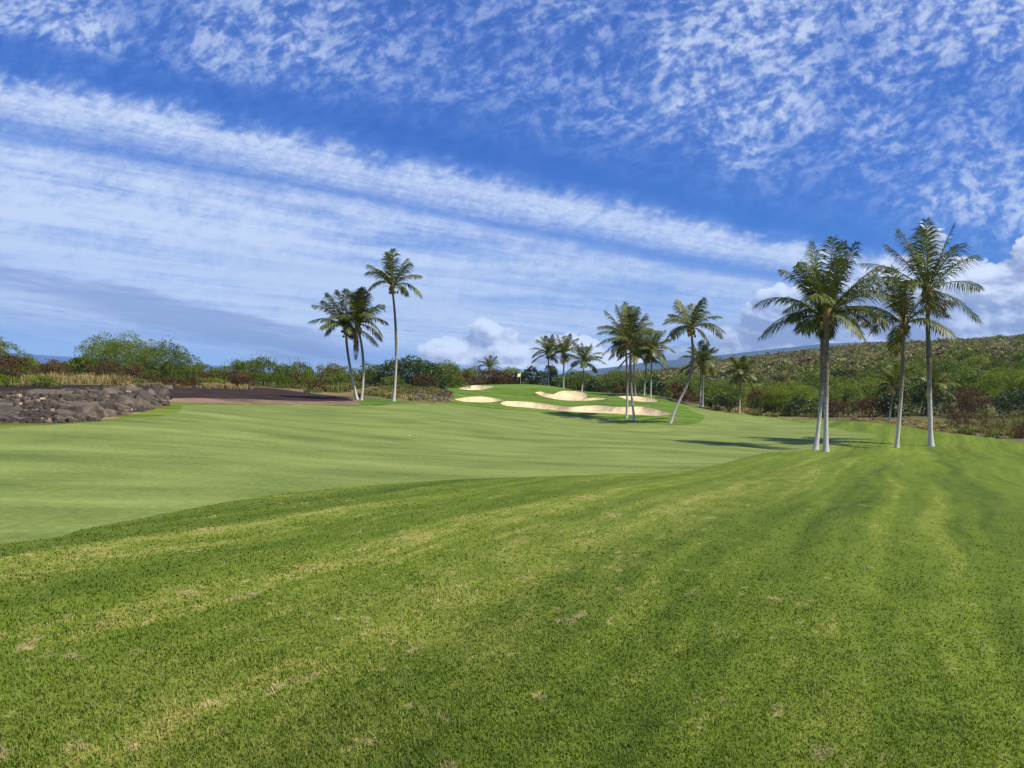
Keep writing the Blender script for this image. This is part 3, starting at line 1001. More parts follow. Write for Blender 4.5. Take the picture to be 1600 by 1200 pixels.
G_R, G_L, G_B, G_M, G_F = 'tall palms on the right', 'palms by the lava bank on the left', 'palms around the green', 'palms beside the long bunker', 'palms before the hillside scrub'
palm((1274, 703), (1283.5, 503), 'leaning palm with grey trunk, left one of the close pair at the fairway tip', c5((318, 172), (205, 285, 1.0), (85, 455, 1.5), (190, 548, 1.1), (220, 603, 1.0), (345, 575), (240, 415), (265, 330, .9), (480, 600), (300, 300)),
     mid_px=(1284, 600), L=4.0, nfr=24, seed=11, group=G_R, foot=.27, lean=.6)
palm((1290.5, 705.5), (1292.5, 499), 'straight palm with whiter trunk, right one of the close pair at the fairway tip', c5((415, 155), (512, 182), (465, 175), (642, 288, .7), (762, 338, 1.0), (700, 385, 1.0), (612, 452, 1.1), (598, 562, 1.0), (470, 608, .8), (560, 590, 1.0), (370, 190), (560, 420, .8)),
     mid_px=(1291, 600), L=4.1, nfr=25, seed=12, group=G_R, foot=.30)
palm((1401, 699.5), (1412.5, 512), 'shorter palm with bent slim trunk, second from the right', c5((500, 485, 1.2), (575, 468, 1.0), (552, 608, 1.1), (528, 572, 1.1), (640, 430, 1.0), (695, 375, .7), (765, 345), (820, 372), (867, 425, .5), (958, 462, 1.0), (1048, 592, 1.3), (812, 632, .6)),
     mid_px=(1409, 600), L=4.3, nfr=25, seed=13, group=G_R, foot=.25)
palm((1455, 697), (1448.8, 460), 'tallest palm, rightmost, with crown high above the hill', c5((608, 252, .9), (718, 165, .6), (773, 92, .4), (862, 66), (925, 82), (1000, 85, .2), (1072, 165, .4), (1025, 250, .7), (1195, 375, 1.1), (1048, 505, 1.5), (985, 470, .8), (655, 330, 1.0), (745, 255, .6), (800, 130), (700, 400, 1.2)),
     mid_px=(1451.5, 580), L=4.4, nfr=25, seed=14, group=G_R, foot=.34, top=.14)
palm((559, 624), (540.5, 517), 'dark-trunked palm leaning left, beside the whiter trunk with a dead frond', c2((425, 512, 1.0), (458, 410, .9), (512, 382, .5), (545, 338), (600, 318), (655, 310), (533, 590, 1.1), (700, 582, 1.0), (650, 600, .8), (690, 480, .8), (500, 520, .9)),
     mid_px=(545.5, 565), L=3.3, nfr=22, seed=21, group=G_L, foot=.22, top=.10)
palm((564.5, 625), (558.5, 511), 'palm with white trunk and a dead brown frond hanging below its crown', c2((663, 308), (700, 318), (748, 308), (797, 342, .3), (888, 408, .6), (888, 510, 1.0), (885, 600, 1.3), (760, 300), (640, 440, .9), (830, 470, .7)),
     mid_px=(567.5, 565), L=3.2, nfr=20, seed=22, group=G_L, foot=.22, top=.10, dead=(559, 560))
palm((615, 626.5), (613, 452), 'tall slender palm standing alone, crown clear above the round dark tree', c2((783, 212, .9), (800, 163, .5), (893, 78), (945, 66), (1015, 102, .2), (1052, 148, .3), (1120, 232, .9), (1120, 355, 1.3), (762, 305, 1.3), (1000, 322, 1.0), (845, 185, .6), (920, 90)),
     mid_px=(619, 540), L=3.1, nfr=15, seed=23, group=G_L, foot=.24, top=.10, old=.25)
palm((979, 653.5), (977.5, 538), 'palm with dark straight trunk in front of the long bunker, crown to the left', c4((262, 198, .7), (208, 300, 1.1), (218, 410, 1.1), (292, 455, 1.2), (330, 162), (385, 148), (290, 330, .8), (360, 480, .9), (420, 170)),
     mid_px=(980, 600), L=3.4, nfr=22, seed=31, group=G_M, foot=.22, top=.10)
palm((992, 657), (985.5, 541), 'palm with trunk sweeping to the right at its foot, before the long bunker', c4((388, 152), (442, 165), (470, 172), (525, 208, .5), (565, 258, .6), (612, 332, 1.0), (560, 400, 1.0), (470, 470, 1.0), (330, 390, .8)),
     mid_px=(985.7, 598), L=3.3, nfr=22, seed=32, group=G_M, foot=.24, top=.11)
palm((1047, 661), (1080, 517), 'palm with strongly slanting foot and curved trunk at the right end of the long bunker', c4((605, 283, 1.0), (640, 398, 1.3), (678, 212, .7), (738, 128), (857, 125), (922, 188, .5), (970, 238, .8), (1013, 358, 1.4), (892, 412, 1.0), (825, 150), (722, 155, .2), (700, 340, 1.0)),
     mid_px=[(1055, 638), (1066, 618), (1077, 595), (1081.5, 572), (1083, 545)], L=3.3, nfr=23, seed=33, group=G_M, foot=.25, top=.11)
K = dict(L=3.2, foot=.20, top=.11, quality=.65, group=G_B)
palm((857.5, 604), (857, 556), 'leftmost of the three palms behind the green, dark thin trunk', seed=41, nfr=20, D=126, **K)
palm((881, 609), (881, 554), 'middle and tallest of the three palms behind the green, white foot', seed=42, nfr=21, D=122, **K)
palm((909.5, 613), (912.5, 569), 'rightmost of the three palms behind the green, short trunk bent', seed=43, nfr=19, D=116, mid_px=(911, 592), **K)
palm((764, 592), (764.5, 577), 'small palm crown rising alone above the red-brown shrub left of the green', seed=44, nfr=16, D=168, L=2.9, foot=.18, top=.1, quality=.6, nuts=False, group=G_B)
K = dict(foot=.20, top=.10, quality=.65, group=G_F)
palm((995.5, 619.5), (990.5, 556), 'palm behind the bunker pair of trunks, its white foot curving left', seed=51, nfr=18, D=106, L=3.0, mid_px=(991.5, 595), **K)
palm((1007.5, 619), (1010.5, 561), 'thin dark-trunked palm between two paler trunks behind the small right bunker', seed=52, nfr=18, D=109, L=2.9, **K)
palm((1018, 621), (1018.5, 552), 'palm with thick white foot just right of the small right bunker', seed=53, nfr=22, D=107, L=3.3, **K)
palm((1094, 636.5), (1095.5, 569), 'palm with white trunk, left one of the twin trunks before the scrub', seed=54, nfr=19, L=3.1, **K)
palm((1098, 635.5), (1098.5, 573), 'palm with white trunk, right one of the twin trunks before the scrub', seed=55, nfr=16, L=2.9, **K)
palm((1155.5, 645), (1157, 586), 'single dark-crowned palm with thin white trunk before the brown hill', seed=56, nfr=20, L=2.7, **K)
palm((1459, 657), (1459.5, 611), 'short palm half hidden behind the tallest palm, crown against the dark tree', seed=57, nfr=18, D=80, L=2.6, **K)
palm((1393, 657), (1396, 607), 'short dark palm in the shade between the scrub and the bent slim palm', seed=58, nfr=16, D=84, L=2.6, **K)


# ------------------------------------------------------------------ shrubs and trees
KIND = {
    # name: (material args), leaf size, style
    'feather': mat_leaf('feathery_foliage', (0.052, 0.090, 0.010), (0.240, 0.300, 0.042), 0.22, 0.6, 0.2),
    'bright': mat_leaf('bright_yellow_green_foliage', (0.075, 0.120, 0.010), (0.290, 0.350, 0.035), 0.30, 0.55, 0.25),
    'green': mat_leaf('mid_green_foliage', (0.044, 0.082, 0.008), (0.215, 0.270, 0.030), 0.22, 0.55, 0.25),
    'dark': mat_leaf('dark_glossy_foliage', (0.014, 0.032, 0.005), (0.085, 0.130, 0.020), 0.15, 0.42, 0.4),
    'olive': mat_leaf('olive_foliage', (0.066, 0.074, 0.016), (0.270, 0.262, 0.070), 0.2, 0.7, 0.15),
    'brown': mat_leaf('red_brown_foliage', (0.042, 0.022, 0.010), (0.200, 0.105, 0.050), 0.18, 0.7, 0.15, dry=(0.13, 0.15, 0.04)),
    'grey': mat_leaf('grey_green_dry_foliage', (0.105, 0.105, 0.042), (0.310, 0.290, 0.145), 0.15, 0.8, 0.1),
    'straw': mat_leaf('dry_grass_blades', (0.22, 0.165, 0.060), (0.52, 0.41, 0.18), 0.25, 0.8, 0.1),
}
M_WOOD = mat_plain('shrub_wood', (0.055, 0.040, 0.028), (0.16, 0.125, 0.09), 6.0, 0.9)


def lumps(rng, w, d, h, n, flat=0.0):
    """overlapping rounded masses filling a dome of size w x d x h, some of them resting on the ground"""
    out = []
    for k in range(n):
        a = 2.39996 * k + rng.uniform(-.6, .6); q = math.sqrt((k + .5) / n) * .80
        x, y = math.cos(a) * q, math.sin(a) * q
        r = rng.uniform(.20, .31)
        top = math.sqrt(max(0.0, 1 - q * q * (0.95 - flat))) * rng.uniform(.82, 1.0)
        out.append((x, y, max(.12, top - r), r))                         # the outer shell of the crown
        if k % 2: out.append((x * rng.uniform(.6, 1), y * rng.uniform(.6, 1), rng.uniform(.12, max(.2, top * .6)), r))
    for k in range(max(4, n // 3)):                      # a skirt
        a = rng.uniform(0, 2 * math.pi)
        out.append((math.cos(a) * .76, math.sin(a) * .76, rng.uniform(.08, .25), rng.uniform(.18, .26)))
    a = rng.uniform(0, 6.28)
    out.append((0.1 * math.cos(a), .1 * math.sin(a), .70, .30))
    L = np.array(out)
    f = 1.0 / (L[:, 2] + L[:, 3]).max()
    L[:, 2] *= f
    return L


def foliage(rng, w, d, h, kind, leaf, count, n_l=14, spike=0.0, droop=False, ragged=0.10, flat=0.0):
    """leaf clumps spread through the crown: returns vertices, quads, tone"""
    L = lumps(rng, w, d, h, n_l, flat)
    S = np.array([w / 2, d / 2, h])
    wts = L[:, 3] ** 2; wts /= wts.sum()
    k = rng.choice(len(L), count, p=wts)
    v = rng.normal(size=(count, 3)); v /= np.linalg.norm(v, axis=1)[:, None]
    v[:, 2] = np.where(v[:, 2] < -0.35, -v[:, 2], v[:, 2])
    rad = L[k, 3] * (0.62 + 0.42 * rng.random(count) ** 0.6 + ragged * np.abs(rng.normal(size=count)) * (rng.random(count) < .25))
    iso = np.array([1, 1, 1.0]) 
    c = L[k, :3] * S; 
    rr = rad[:, None] * (S.mean() * 0.55 + S * 0.45) * np.array([1, 1, .9])
    P = c + v * rr
    P[:, 2] = np.where(P[:, 2] < 0, -P[:, 2] * .5, P[:, 2])
    fill = rng.random(count) < .17                       # leaves low down, to the ground
    fa, fq = rng.uniform(0, 2 * math.pi, count), np.sqrt(rng.random(count)) * .86
    low_ = np.stack([np.cos(fa) * fq * w / 2, np.sin(fa) * fq * d / 2, rng.random(count) * h * .42], 1)
    P = np.where(fill[:, None], low_, P)
    clump = rng.normal(0, .10, len(L))[k]
    patch = vnoise(P[:, 0] * 1.9 / max(leaf * 6, .4), P[:, 2] * 1.9 / max(leaf * 6, .4) + P[:, 1], 11) - .5
    tone = np.clip(0.46 + clump + patch * .42 + rng.normal(0, .13, count), 0, .92)
    if kind == 'brown': tone = np.where(rng.random(count) < .10, 1.0, tone)
    # sprays: several small leaves that share a direction
    if droop:
        n_s = 5
        out = v * 0.8 + rng.normal(0, .35, (count, 3)); out[:, 2] = np.abs(out[:, 2]) * .6 + .15
        out /= np.linalg.norm(out, axis=1)[:, None]
        ln = leaf * rng.uniform(2.4, 5.5, count)
        Vs, Ts = [], []
        for j in range(n_s):
            t = (j + .3) / n_s
            q = P + out * (ln * t)[:, None]; q[:, 2] -= (t * t) * ln * .95
            Vs.append(q); Ts.append(tone + .10 * t)
        P = np.concatenate(Vs); tone = np.clip(np.concatenate(Ts), 0, .92)
        v = np.tile(out, (n_s, 1)); v[:, 2] -= np.repeat(np.linspace(0, 1.1, n_s), count)
        leaf_l, leaf_w = leaf * 1.2, leaf * .46
    else:
        leaf_l, leaf_w = leaf, leaf * .62
    n = len(P)
    nd = v * 0.55 + rng.normal(0, .6, (n, 3)); 
    if spike: nd = nd * .35 + np.array([0, 0, spike])
    nd /= np.linalg.norm(nd, axis=1)[:, None] + 1e-9
    w_ = np.cross(nd, rng.normal(size=(n, 3))); w_ /= np.linalg.norm(w_, axis=1)[:, None] + 1e-9
    sc = rng.uniform(.65, 1.35, n)[:, None]
    a, b = nd * leaf_l * .5 * sc, w_ * leaf_w * .5 * sc
    bend = np.cross(a, b); bend = bend / (np.linalg.norm(bend, axis=1)[:, None] + 1e-9) * leaf_w * .25
    V = np.stack([P - a, P + b + bend, P + a, P - b + bend], 1).reshape(-1, 3)
    Fq = np.arange(n * 4).reshape(-1, 4)
    return V, Fq, np.repeat(tone, 4), L * np.array([w / 2, d / 2, h, 1])


def twigs(rng, L, w, d, h, n, r0, up=0.0, trunk=0.0):
    """stems from the foot into the masses; up > 0 lets bare tips stick out above"""
    vs, fs, off = [], [], 0
    idx = rng.permutation(len(L))[:n]
    for i in idx:
        c = L[i, :3]
        s = np.array([rng.normal(0, .05 * w + .02), rng.normal(0, .04 * d + .02), -.05])
        e = c + np.array([0, 0, L[i, 3] * h * .4])
        if up: e = e + np.array([rng.normal(0, .05 * w), rng.normal(0, .05), up * h * rng.uniform(.1, .42)])
        mid = s * .5 + e * .5 + np.array([rng.normal(0, .06 * w), rng.normal(0, .05 * w), h * .06])
        if trunk: mid = np.array([mid[0] * .35, mid[1] * .35, mid[2]])
        path = bez(s, mid, e, 7)
        v, f = tube(path, np.linspace(r0, r0 * .22, 7), 5)
        vs.append(v); fs.append(f + off); off += len(v)
    return np.concatenate(vs), np.concatenate(fs)


def vegetate(name, cat, label, kind, loc, w, d, h, seed, leaf, count, group=None, n_l=14, spike=0.0, droop=False, up=0.0, ragged=.1, flat=0.0, wood=7, r0=.05, rz=0.0):
    rng = np.random.default_rng(seed)
    V, Fq, T, L = foliage(rng, w, d, h, kind, leaf, count, n_l, spike, droop, ragged, flat)
    o = bpy.data.objects.new(name, None); COL.objects.link(o)
    o.location = loc; o.rotation_euler = (0, 0, rz)
    o['label'] = label; o['category'] = cat
    if group: o['group'] = group
    me = mesh_from('foliage', V, Fq, KIND[kind], smooth=False); set_tone(me, T)
    put('foliage' if cat != 'tree' else 'crown', me, o)
    v, f = twigs(rng, L, w, d, h, wood, r0, up, trunk=1.0 if cat == 'tree' else 0)
    put('trunk' if cat == 'tree' else 'stems', mesh_from('stems', v, f, M_WOOD), o)
    return o


STYLE = {  # style: kind, leaf, density per m2 of outline, spike, droop, up, ragged, flat
    'feather': ('feather', .12, 75, 0, True, 0, .16, .2),
    'featherbright': ('bright', .12, 75, 0, True, 0, .14, .2),
    'feathergreen': ('green', .12, 75, 0, True, 0, .16, .2),
    'bright': ('bright', .16, 210, 0, False, 0, .15, .1),
    'green': ('green', .15, 280, 0, False, 0, .2, .1),
    'twiggy': ('green', .16, 270, 1.1, False, 1.0, .5, .3),
    'dark': ('dark', .19, 330, 0, False, 0, .12, .1),
    'olive': ('olive', .13, 290, 0, False, .3, .3, .3),
    'brown': ('brown', .13, 360, 0, False, .4, .35, .3),
    'grey': ('grey', .13, 220, 0, False, .5, .3, .3),
    'low': ('bright', .15, 200, .6, False, 0, .2, .6),
}
G_LEFT = {'brown': 'red-brown shrubs on the left', 'green': 'green shrubs on the left', 'tree': 'trees on the left skyline'}
SEED = [100]


def shrub(x0, x1, top, D, style, label, cat='shrub', group=None, name=None, base=None, deep=.8, k=1.0):
    """a shrub that spans photo columns x0..x1 and reaches up to row top at a forward distance D"""
    xc = (x0 + x1) / 2
    g = at(xc, 600, D); loc = Vector((g.x, D, land1(g.x, D) - .05))
    w = (x1 - x0) / F * D * 1.04
    h = max(.5, at(xc, top, D).z - loc.z)
    kind, leaf, den, spike, droop, up, rag, flat = STYLE[style]
    SEED[0] += 1
    leaf = leaf * max(.8, min(1.6, D / 95)) 
    area = (w * h * .75 + w * w * deep * .45)
    cnt = int(min(13000 if not droop else 5200, den * area * k * (.15 / leaf) ** 1.2 * (.62 if not droop else .85)))
    return vegetate(name or ('broadleaf_tree' if cat == 'tree' else 'shrub'), cat, label, kind, loc, w, w * deep, h, SEED[0], leaf, max(cnt, 500), group,
                    n_l=int(np.clip(w * h * .5, 8, 24)), spike=spike, droop=droop, up=up, ragged=rag, flat=flat, wood=6 if cat == 'tree' else 9, r0=.10 if cat == 'tree' else .035, rz=0.0)


GB, GG, GT = 'red-brown shrubs along the course edge', 'green shrubs along the course edge', 'feathery trees along the skyline'
shrub(-90, 40, 523, 60, 'feather', 'feathery green tree cut by the left edge of the photo', 'tree', GT)
shrub(-40, 58, 552, 53, 'brown', 'red-brown shrub in the far left corner, above the yellow-green hedge', 'shrub', GB)
shrub(46, 120, 560, 58, 'brown', 'red-brown shrub between the hedge and the ocean strip', 'shrub', GB)
shrub(-150, -20, 540, 66, 'olive', 'olive shrub at the far left beyond the cinder bank', 'shrub', GG)
shrub(116, 196, 511, 90, 'bright', 'light yellow-green tree, its rounded top poking above the feathery trees', 'tree', name='broadleaf_tree')
shrub(138, 268, 515, 84, 'feather', 'broad feathery tree directly right of the light yellow-green tree', 'tree', GT)
shrub(196, 308, 527, 77, 'feathergreen', 'wide drooping feathery tree with branches reaching the ground at its right', 'tree', GT)
shrub(130, 196, 562, 68, 'brown', 'red-brown shrub in front of the light yellow-green tree', 'shrub', GB)
shrub(182, 232, 568, 70, 'brown', 'smaller red-brown shrub at the foot of the drooping feathery tree', 'shrub', GB)
shrub(278, 350, 566, 96, 'green', 'low green shrub just right of the drooping feathery tree', 'shrub', GG)
shrub(272, 345, 578, 80, 'brown', 'low dull brown shrub right of the drooping feathery tree', 'shrub', GB)
shrub(336, 405, 561, 98, 'twiggy', 'green shrub with upright shoots, left of the big spiky one', 'shrub', GG)
shrub(342, 402, 579, 84, 'brown', 'dark brown shrub beside the small yellow-green plants', 'shrub', GB)
shrub(362, 455, 556, 90, 'twiggy', 'big dark green shrub with spiky shoots on the skyline', 'shrub', GG)
shrub(425, 503, 562, 88, 'twiggy', 'dark green spiky shrub behind the low brown one', 'shrub', GG)
shrub(472, 517, 592, 83, 'brown', 'small round red-brown shrub at the right end of the cinder slope', 'shrub', GB)
shrub(486, 556, 566, 108, 'olive', 'olive green shrub left of the dark-trunked palm', 'shrub', GG)
shrub(500, 560, 580, 96, 'green', 'low green shrub behind the feet of the left palms', 'shrub', GG)
shrub(540, 610, 566, 104, 'green', 'green shrub behind the pair of left palms', 'shrub', GG)
shrub(578, 706, 554, 102, 'dark', 'big round dark green tree behind the lone slender palm', 'tree', name='broadleaf_tree')
shrub(588, 640, 586, 94, 'green', 'low green shrub under the left side of the round dark tree', 'shrub', GG)
shrub(636, 690, 584, 95, 'brown', 'brown shrub under the right side of the round dark tree', 'shrub', GB)
shrub(640, 745, 564, 126, 'feather', 'feathery tree showing behind the round dark tree', 'tree', GT)
shrub(672, 736, 576, 108, 'green', 'green shrub right of the round dark tree, above the first bunkers', 'shrub', GG)
shrub(683, 701, 594, 93, 'dark', 'small dark bush standing alone on the end of the rock rubble', 'shrub')
shrub(712, 772, 570, 132, 'olive', 'olive shrub left of the small palm crown', 'shrub', GG)
shrub(706, 748, 580, 121, 'brown', 'brown shrub above the far left bunker', 'shrub', GB)
shrub(736, 818, 578, 127, 'brown', 'wide red-brown shrub below the small palm crown', 'shrub', GB)
shrub(772, 826, 573, 146, 'featherbright', 'light green tree peeking over the red-brown shrub behind the green', 'tree', GT)
shrub(808, 850, 569, 132, 'dark', 'dark tree left of the palms behind the flag', 'tree', 'dark trees behind the green')
shrub(836, 880, 567, 133, 'dark', 'dark tree among the leftmost palm trunk behind the green', 'tree', 'dark trees behind the green')
shrub(866, 940, 578, 150, 'feathergreen', 'green feathery tree behind the middle palm of the green', 'tree', GT)
shrub(912, 944, 590, 130, 'dark', 'dark bush right of the rightmost palm behind the green', 'shrub')
shrub(930, 1006, 575, 146, 'feathergreen', 'green feathery tree left of the long bunker palms', 'tree', GT)
shrub(996, 1044, 586, 118, 'dark', 'dark bush behind the thin dark-trunked palm', 'shrub')
shrub(1040, 1100, 578, 138, 'feather', 'green feathery tree behind the slanting palm', 'tree', GT)
shrub(1046, 1098, 613, 116, 'brown', 'dark red-brown shrub behind the slanting palm foot', 'shrub', GB)
shrub(955, 1000, 604, 128, 'brown', 'low red-brown shrub behind the left end of the small right bunker', 'shrub', GB)
shrub(1022, 1056, 606, 124, 'green', 'low green shrub right of the palm with the thick white foot', 'shrub', GG)
shrub(1082, 1176, 592, 118, 'feathergreen', 'big green feathery tree left of the single dark-crowned palm', 'tree', GT)
shrub(1100, 1160, 615, 110, 'dark', 'shady dark bush at the foot of the single dark-crowned palm', 'shrub')
shrub(1166, 1232, 606, 108, 'brown', 'red-brown shrub right of the single dark-crowned palm', 'shrub', GB)
shrub(1190, 1286, 594, 106, 'featherbright', 'bright green feathery tree just left of the close palm pair', 'tree', GT)
shrub(1225, 1285, 618, 98, 'dark', 'shady dark bush behind the close palm pair', 'shrub')
shrub(1284, 1352, 596, 104, 'feather', 'olive feathery tree between the close pair and the bent palm', 'tree', GT)
shrub(1276, 1336, 622, 94, 'brown', 'dark brown shrub right of the close palm pair', 'shrub', GB)
shrub(1332, 1398, 618, 92, 'brown', 'reddish brown shrub behind the red soil patch', 'shrub', GB)
shrub(1362, 1432, 596, 92, 'dark', 'large dark tree behind the bent slim palm', 'tree', 'dark trees behind the right palms')
shrub(1412, 1490, 584, 94, 'dark', 'large dark tree behind the tallest palm', 'tree', 'dark trees behind the right palms')
shrub(1478, 1552, 602, 90, 'brown', 'tall red-brown shrub right of the tallest palm', 'shrub', GB)
shrub(1530, 1650, 574, 104, 'featherbright', 'bright green feathery tree cut by the right edge', 'tree', GT)
shrub(1556, 1650, 603, 88, 'dark', 'dark bush under the bright tree at the right edge', 'shrub')
shrub(1480, 1524, 640, 76, 'brown', 'small red-brown shrub in the dry grass right of the tallest palm', 'shrub', GB)
shrub(1516, 1578, 638, 72, 'olive', 'olive brown shrub in the dry grass near the right edge', 'shrub', GG)
shrub(1560, 1660, 640, 68, 'olive', 'large olive brown bush at the right edge, nearest to the grass', 'shrub', GG)
shrub(1584, 1640, 664, 62, 'brown', 'dark thorny bush at the corner where the grass ends on the right', 'shrub', GB)


def tufts(x0, x1, D, n, h, kind, label, name, cat, seed, spread=2.0, blades=60, group=None):
    """a patch of tufts: arching blades from common feet"""
    rng = np.random.default_rng(seed)
    g0 = ground((x0 + x1) / 2, D)
    w = (x1 - x0) / F * D
    V, T = [], []
    for i in range(n):
        cx, cy = rng.uniform(-w / 2, w / 2), rng.normal(0, spread * .8)
        if inside(np.array([[g0.x + cx, g0.y + cy]]), course_loop)[0]: continue
        cz = land1(g0.x + cx, g0.y + cy) - g0.z
        m = int(blades * rng.uniform(.5, 1.3)); hh = h * rng.uniform(.45, 1.25); tn = rng.uniform(.1, .9)
        a = rng.uniform(0, 6.28, m); l = hh * rng.uniform(.5, 1.1, m); out = rng.uniform(.1, .75, m) * l
        bx, by = rng.normal(0, hh * .3, m), rng.normal(0, hh * .3, m)
        b = np.stack([cx + bx, cy + by, np.full(m, cz - .03)], 1)
        dr = np.stack([np.cos(a), np.sin(a), np.zeros(m)], 1)
        s = np.stack([-np.sin(a), np.cos(a), np.zeros(m)], 1) * (.022 * max(1, D / 60))
        md = b + dr * (out * .35)[:, None] + np.array([0, 0, 1]) * (l * .62)[:, None]
        tp = b + dr * out[:, None] + np.array([0, 0, 1]) * (l * .9)[:, None]
        V.append(np.stack([b - s, b + s, md + s * .7, md - s * .7, md - s * .7, md + s * .7, tp, tp], 1)[:, :7].reshape(-1, 3))
        T.append(np.repeat(np.clip(tn * .5 + rng.uniform(0, .5, m), 0, .92), 7))
    V = np.concatenate(V); T = np.concatenate(T); k = len(V) // 7
    base = np.arange(k)[:, None] * 7
    Ft = np.concatenate([base + np.array([0, 1, 2]), base + np.array([0, 2, 3]), base + np.array([4, 5, 6])])
    me = mesh_from(name, V, Ft, KIND[kind], smooth=False); set_tone(me, T)
    return put(name, me, loc=g0, label=label, category=cat, **({'kind': 'stuff'} if cat is None else {}), **({'group': group} if group else {}))


def stuff_tufts(*a, **k):
    o = tufts(*a, **k); o['kind'] = 'stuff'
    for q in ('category', 'label'):
        if q in o: del o[q]
    return o


shrub(-60, 44, 584, 47, 'low', 'low yellow-green hedge plant at the left edge, in front of the red-brown shrub', 'hedge', name='hedge_plant', group='low yellow-green hedge on the left', deep=.35)
shrub(30, 104, 587, 48, 'low', 'right end of the low yellow-green hedge, beside the dry grass', 'hedge', name='hedge_plant', group='low yellow-green hedge on the left', deep=.35)
shrub(308, 356, 590, 76, 'low', 'small yellow-green plant on the edge of the dark cinder, beside a small rock', 'hedge', name='hedge_plant')
stuff_tufts(96, 160, 58, 60, .75, 'straw', '', 'dry_grass', 'grass', 5, 5, 70)
shrub(236, 300, 590, 72, 'brown', 'low red-brown shrub at the right foot of the drooping feathery tree', 'shrub', GB)
shrub(150, 240, 592, 64, 'olive', 'low olive plants behind the crest of the lava bank', 'shrub', GG)
stuff_tufts(150, 300, 64, 30, .32, 'straw', '', 'dry_grass', 'grass', 6, 4, 60)
stuff_tufts(330, 380, 76, 26, .5, 'straw', '', 'dry_grass', 'grass', 7, 3, 60)
stuff_tufts(505, 560, 88, 40, .7, 'olive', '', 'dry_grass', 'grass', 8, 7, 70)
stuff_tufts(575, 690, 80, 90, .35, 'olive', '', 'dry_grass', 'grass', 9, 8, 60)
stuff_tufts(580, 650, 79, 34, .40, 'straw', '', 'dry_grass', 'grass', 10, 4, 60)
stuff_tufts(1110, 1180, 107, 34, .6, 'straw', '', 'dry_grass', 'grass', 11, 3, 50)
stuff_tufts(1170, 1300, 98, 60, .55, 'olive', '', 'dry_grass', 'grass', 12, 3, 50)
stuff_tufts(1300, 1480, 80, 80, .30, 'straw', '', 'dry_grass', 'grass', 13, 5, 50)
stuff_tufts(1440, 1600, 69, 90, .42, 'straw', '', 'dry_grass', 'grass', 14, 5, 60)
stuff_tufts(1490, 1590, 66, 50, .55, 'olive', '', 'dry_grass', 'grass', 15, 4, 60)

# shrubs in the middle distance: a few grown ones, copied and turned
def proto_meshes():
    P = {}
    for st, (w, h, cnt) in {'feather': (6.4, 3.6, 1300), 'feathergreen': (6.4, 3.4, 1300), 'featherbright': (6.0, 3.4, 1200), 'green': (4.4, 2.7, 2200), 'olive': (4.4, 2.5, 2200), 'brown': (4.0, 2.1, 2000), 'grey': (4.2, 2.2, 2000), 'dark': (4.8, 3.2, 2200)}.items():
        kind, leaf, den, spike, droop, up, rag, flat = STYLE[st]
        P[st] = []
        for q in range(3):
            SEED[0] += 1
            rng = np.random.default_rng(SEED[0])
            V, Fq, T, L = foliage(rng, w, w * .9, h, kind, leaf * (1.9 if not droop else 1.6), cnt if not droop else int(cnt * .9), 12, spike, droop, rag, flat)
            me = mesh_from('shrub_foliage', V, Fq, KIND[kind], smooth=False); set_tone(me, T)
            v, f = twigs(rng, L, w, w * .9, h, 6, .05, up)
            P[st].append((me, mesh_from('shrub_stems', v, f, M_WOOD), w, h))
    return P


PROTO = proto_meshes()
LAB = {'feather': 'feathery green tree', 'feathergreen': 'fresh green feathery tree', 'featherbright': 'bright yellow-green feathery tree', 'green': 'leafy green shrub', 'olive': 'olive shrub', 'brown': 'red-brown shrub', 'grey': 'dry grey-green shrub', 'dark': 'dark green tree'}
GRP = {k: LAB[k] + 's' for k in LAB}


MARKS = [(-200, 'beyond the left end of the cinder bank'), (130, 'behind the broad feathery left trees'), (310, 'behind the cinder slope'), (400, 'behind the big spiky green shrub'), (500, 'behind the pair of left palms'),
         (590, 'behind the big round dark tree'), (700, 'behind the far left bunker'), (790, 'behind the putting green'), (900, 'behind the rightmost palm of the green'), (975, 'behind the palms of the long bunker'), (1045, 'behind the slanting palm'),
         (1120, 'behind the single dark-crowned palm'), (1200, 'just left of the close palm pair'), (1290, 'between close palm pair and bent palm'), (1400, 'between bent palm and tallest palm'), (1465, 'right of the tallest palm'), (1550, 'at the right edge of the view'), (9999, '')]


def place_words(px, d, d0, d1):
    for (a, t), (b, _) in zip(MARKS, MARKS[1:]):
        if px < b: break
    k = (d - d0) / (d1 - d0)
    return t, ('front row' if k < .2 else 'second row' if k < .4 else 'middle rows' if k < .7 else 'back rows')


def scatter_shrub(x, y, st, s, rng, lab, grp, px, d0, d1, stems=True):
    me, ms, w, h = PROTO[st][rng.integers(0, 3)]
    tree = 'tree' in lab[st]
    o = bpy.data.objects.new('scrub_tree' if tree else 'shrub', None); COL.objects.link(o)
    o.location = (x, y, land1(x, y) - .1); o.rotation_euler = (0, 0, rng.uniform(0, 6.28))
    o.scale = (s * rng.uniform(.85, 1.2), s * rng.uniform(.85, 1.2), s * rng.uniform(.8, 1.1))
    a, b = place_words(px, y, d0, d1)
    o['label'] = '%s %s, %s' % (lab[st], a, b); o['category'] = 'tree' if tree else 'shrub'; o['group'] = '%s %s' % (grp[st], a)
    put('crown' if tree else 'foliage', me, o)
    if stems: put('stems', ms, o)


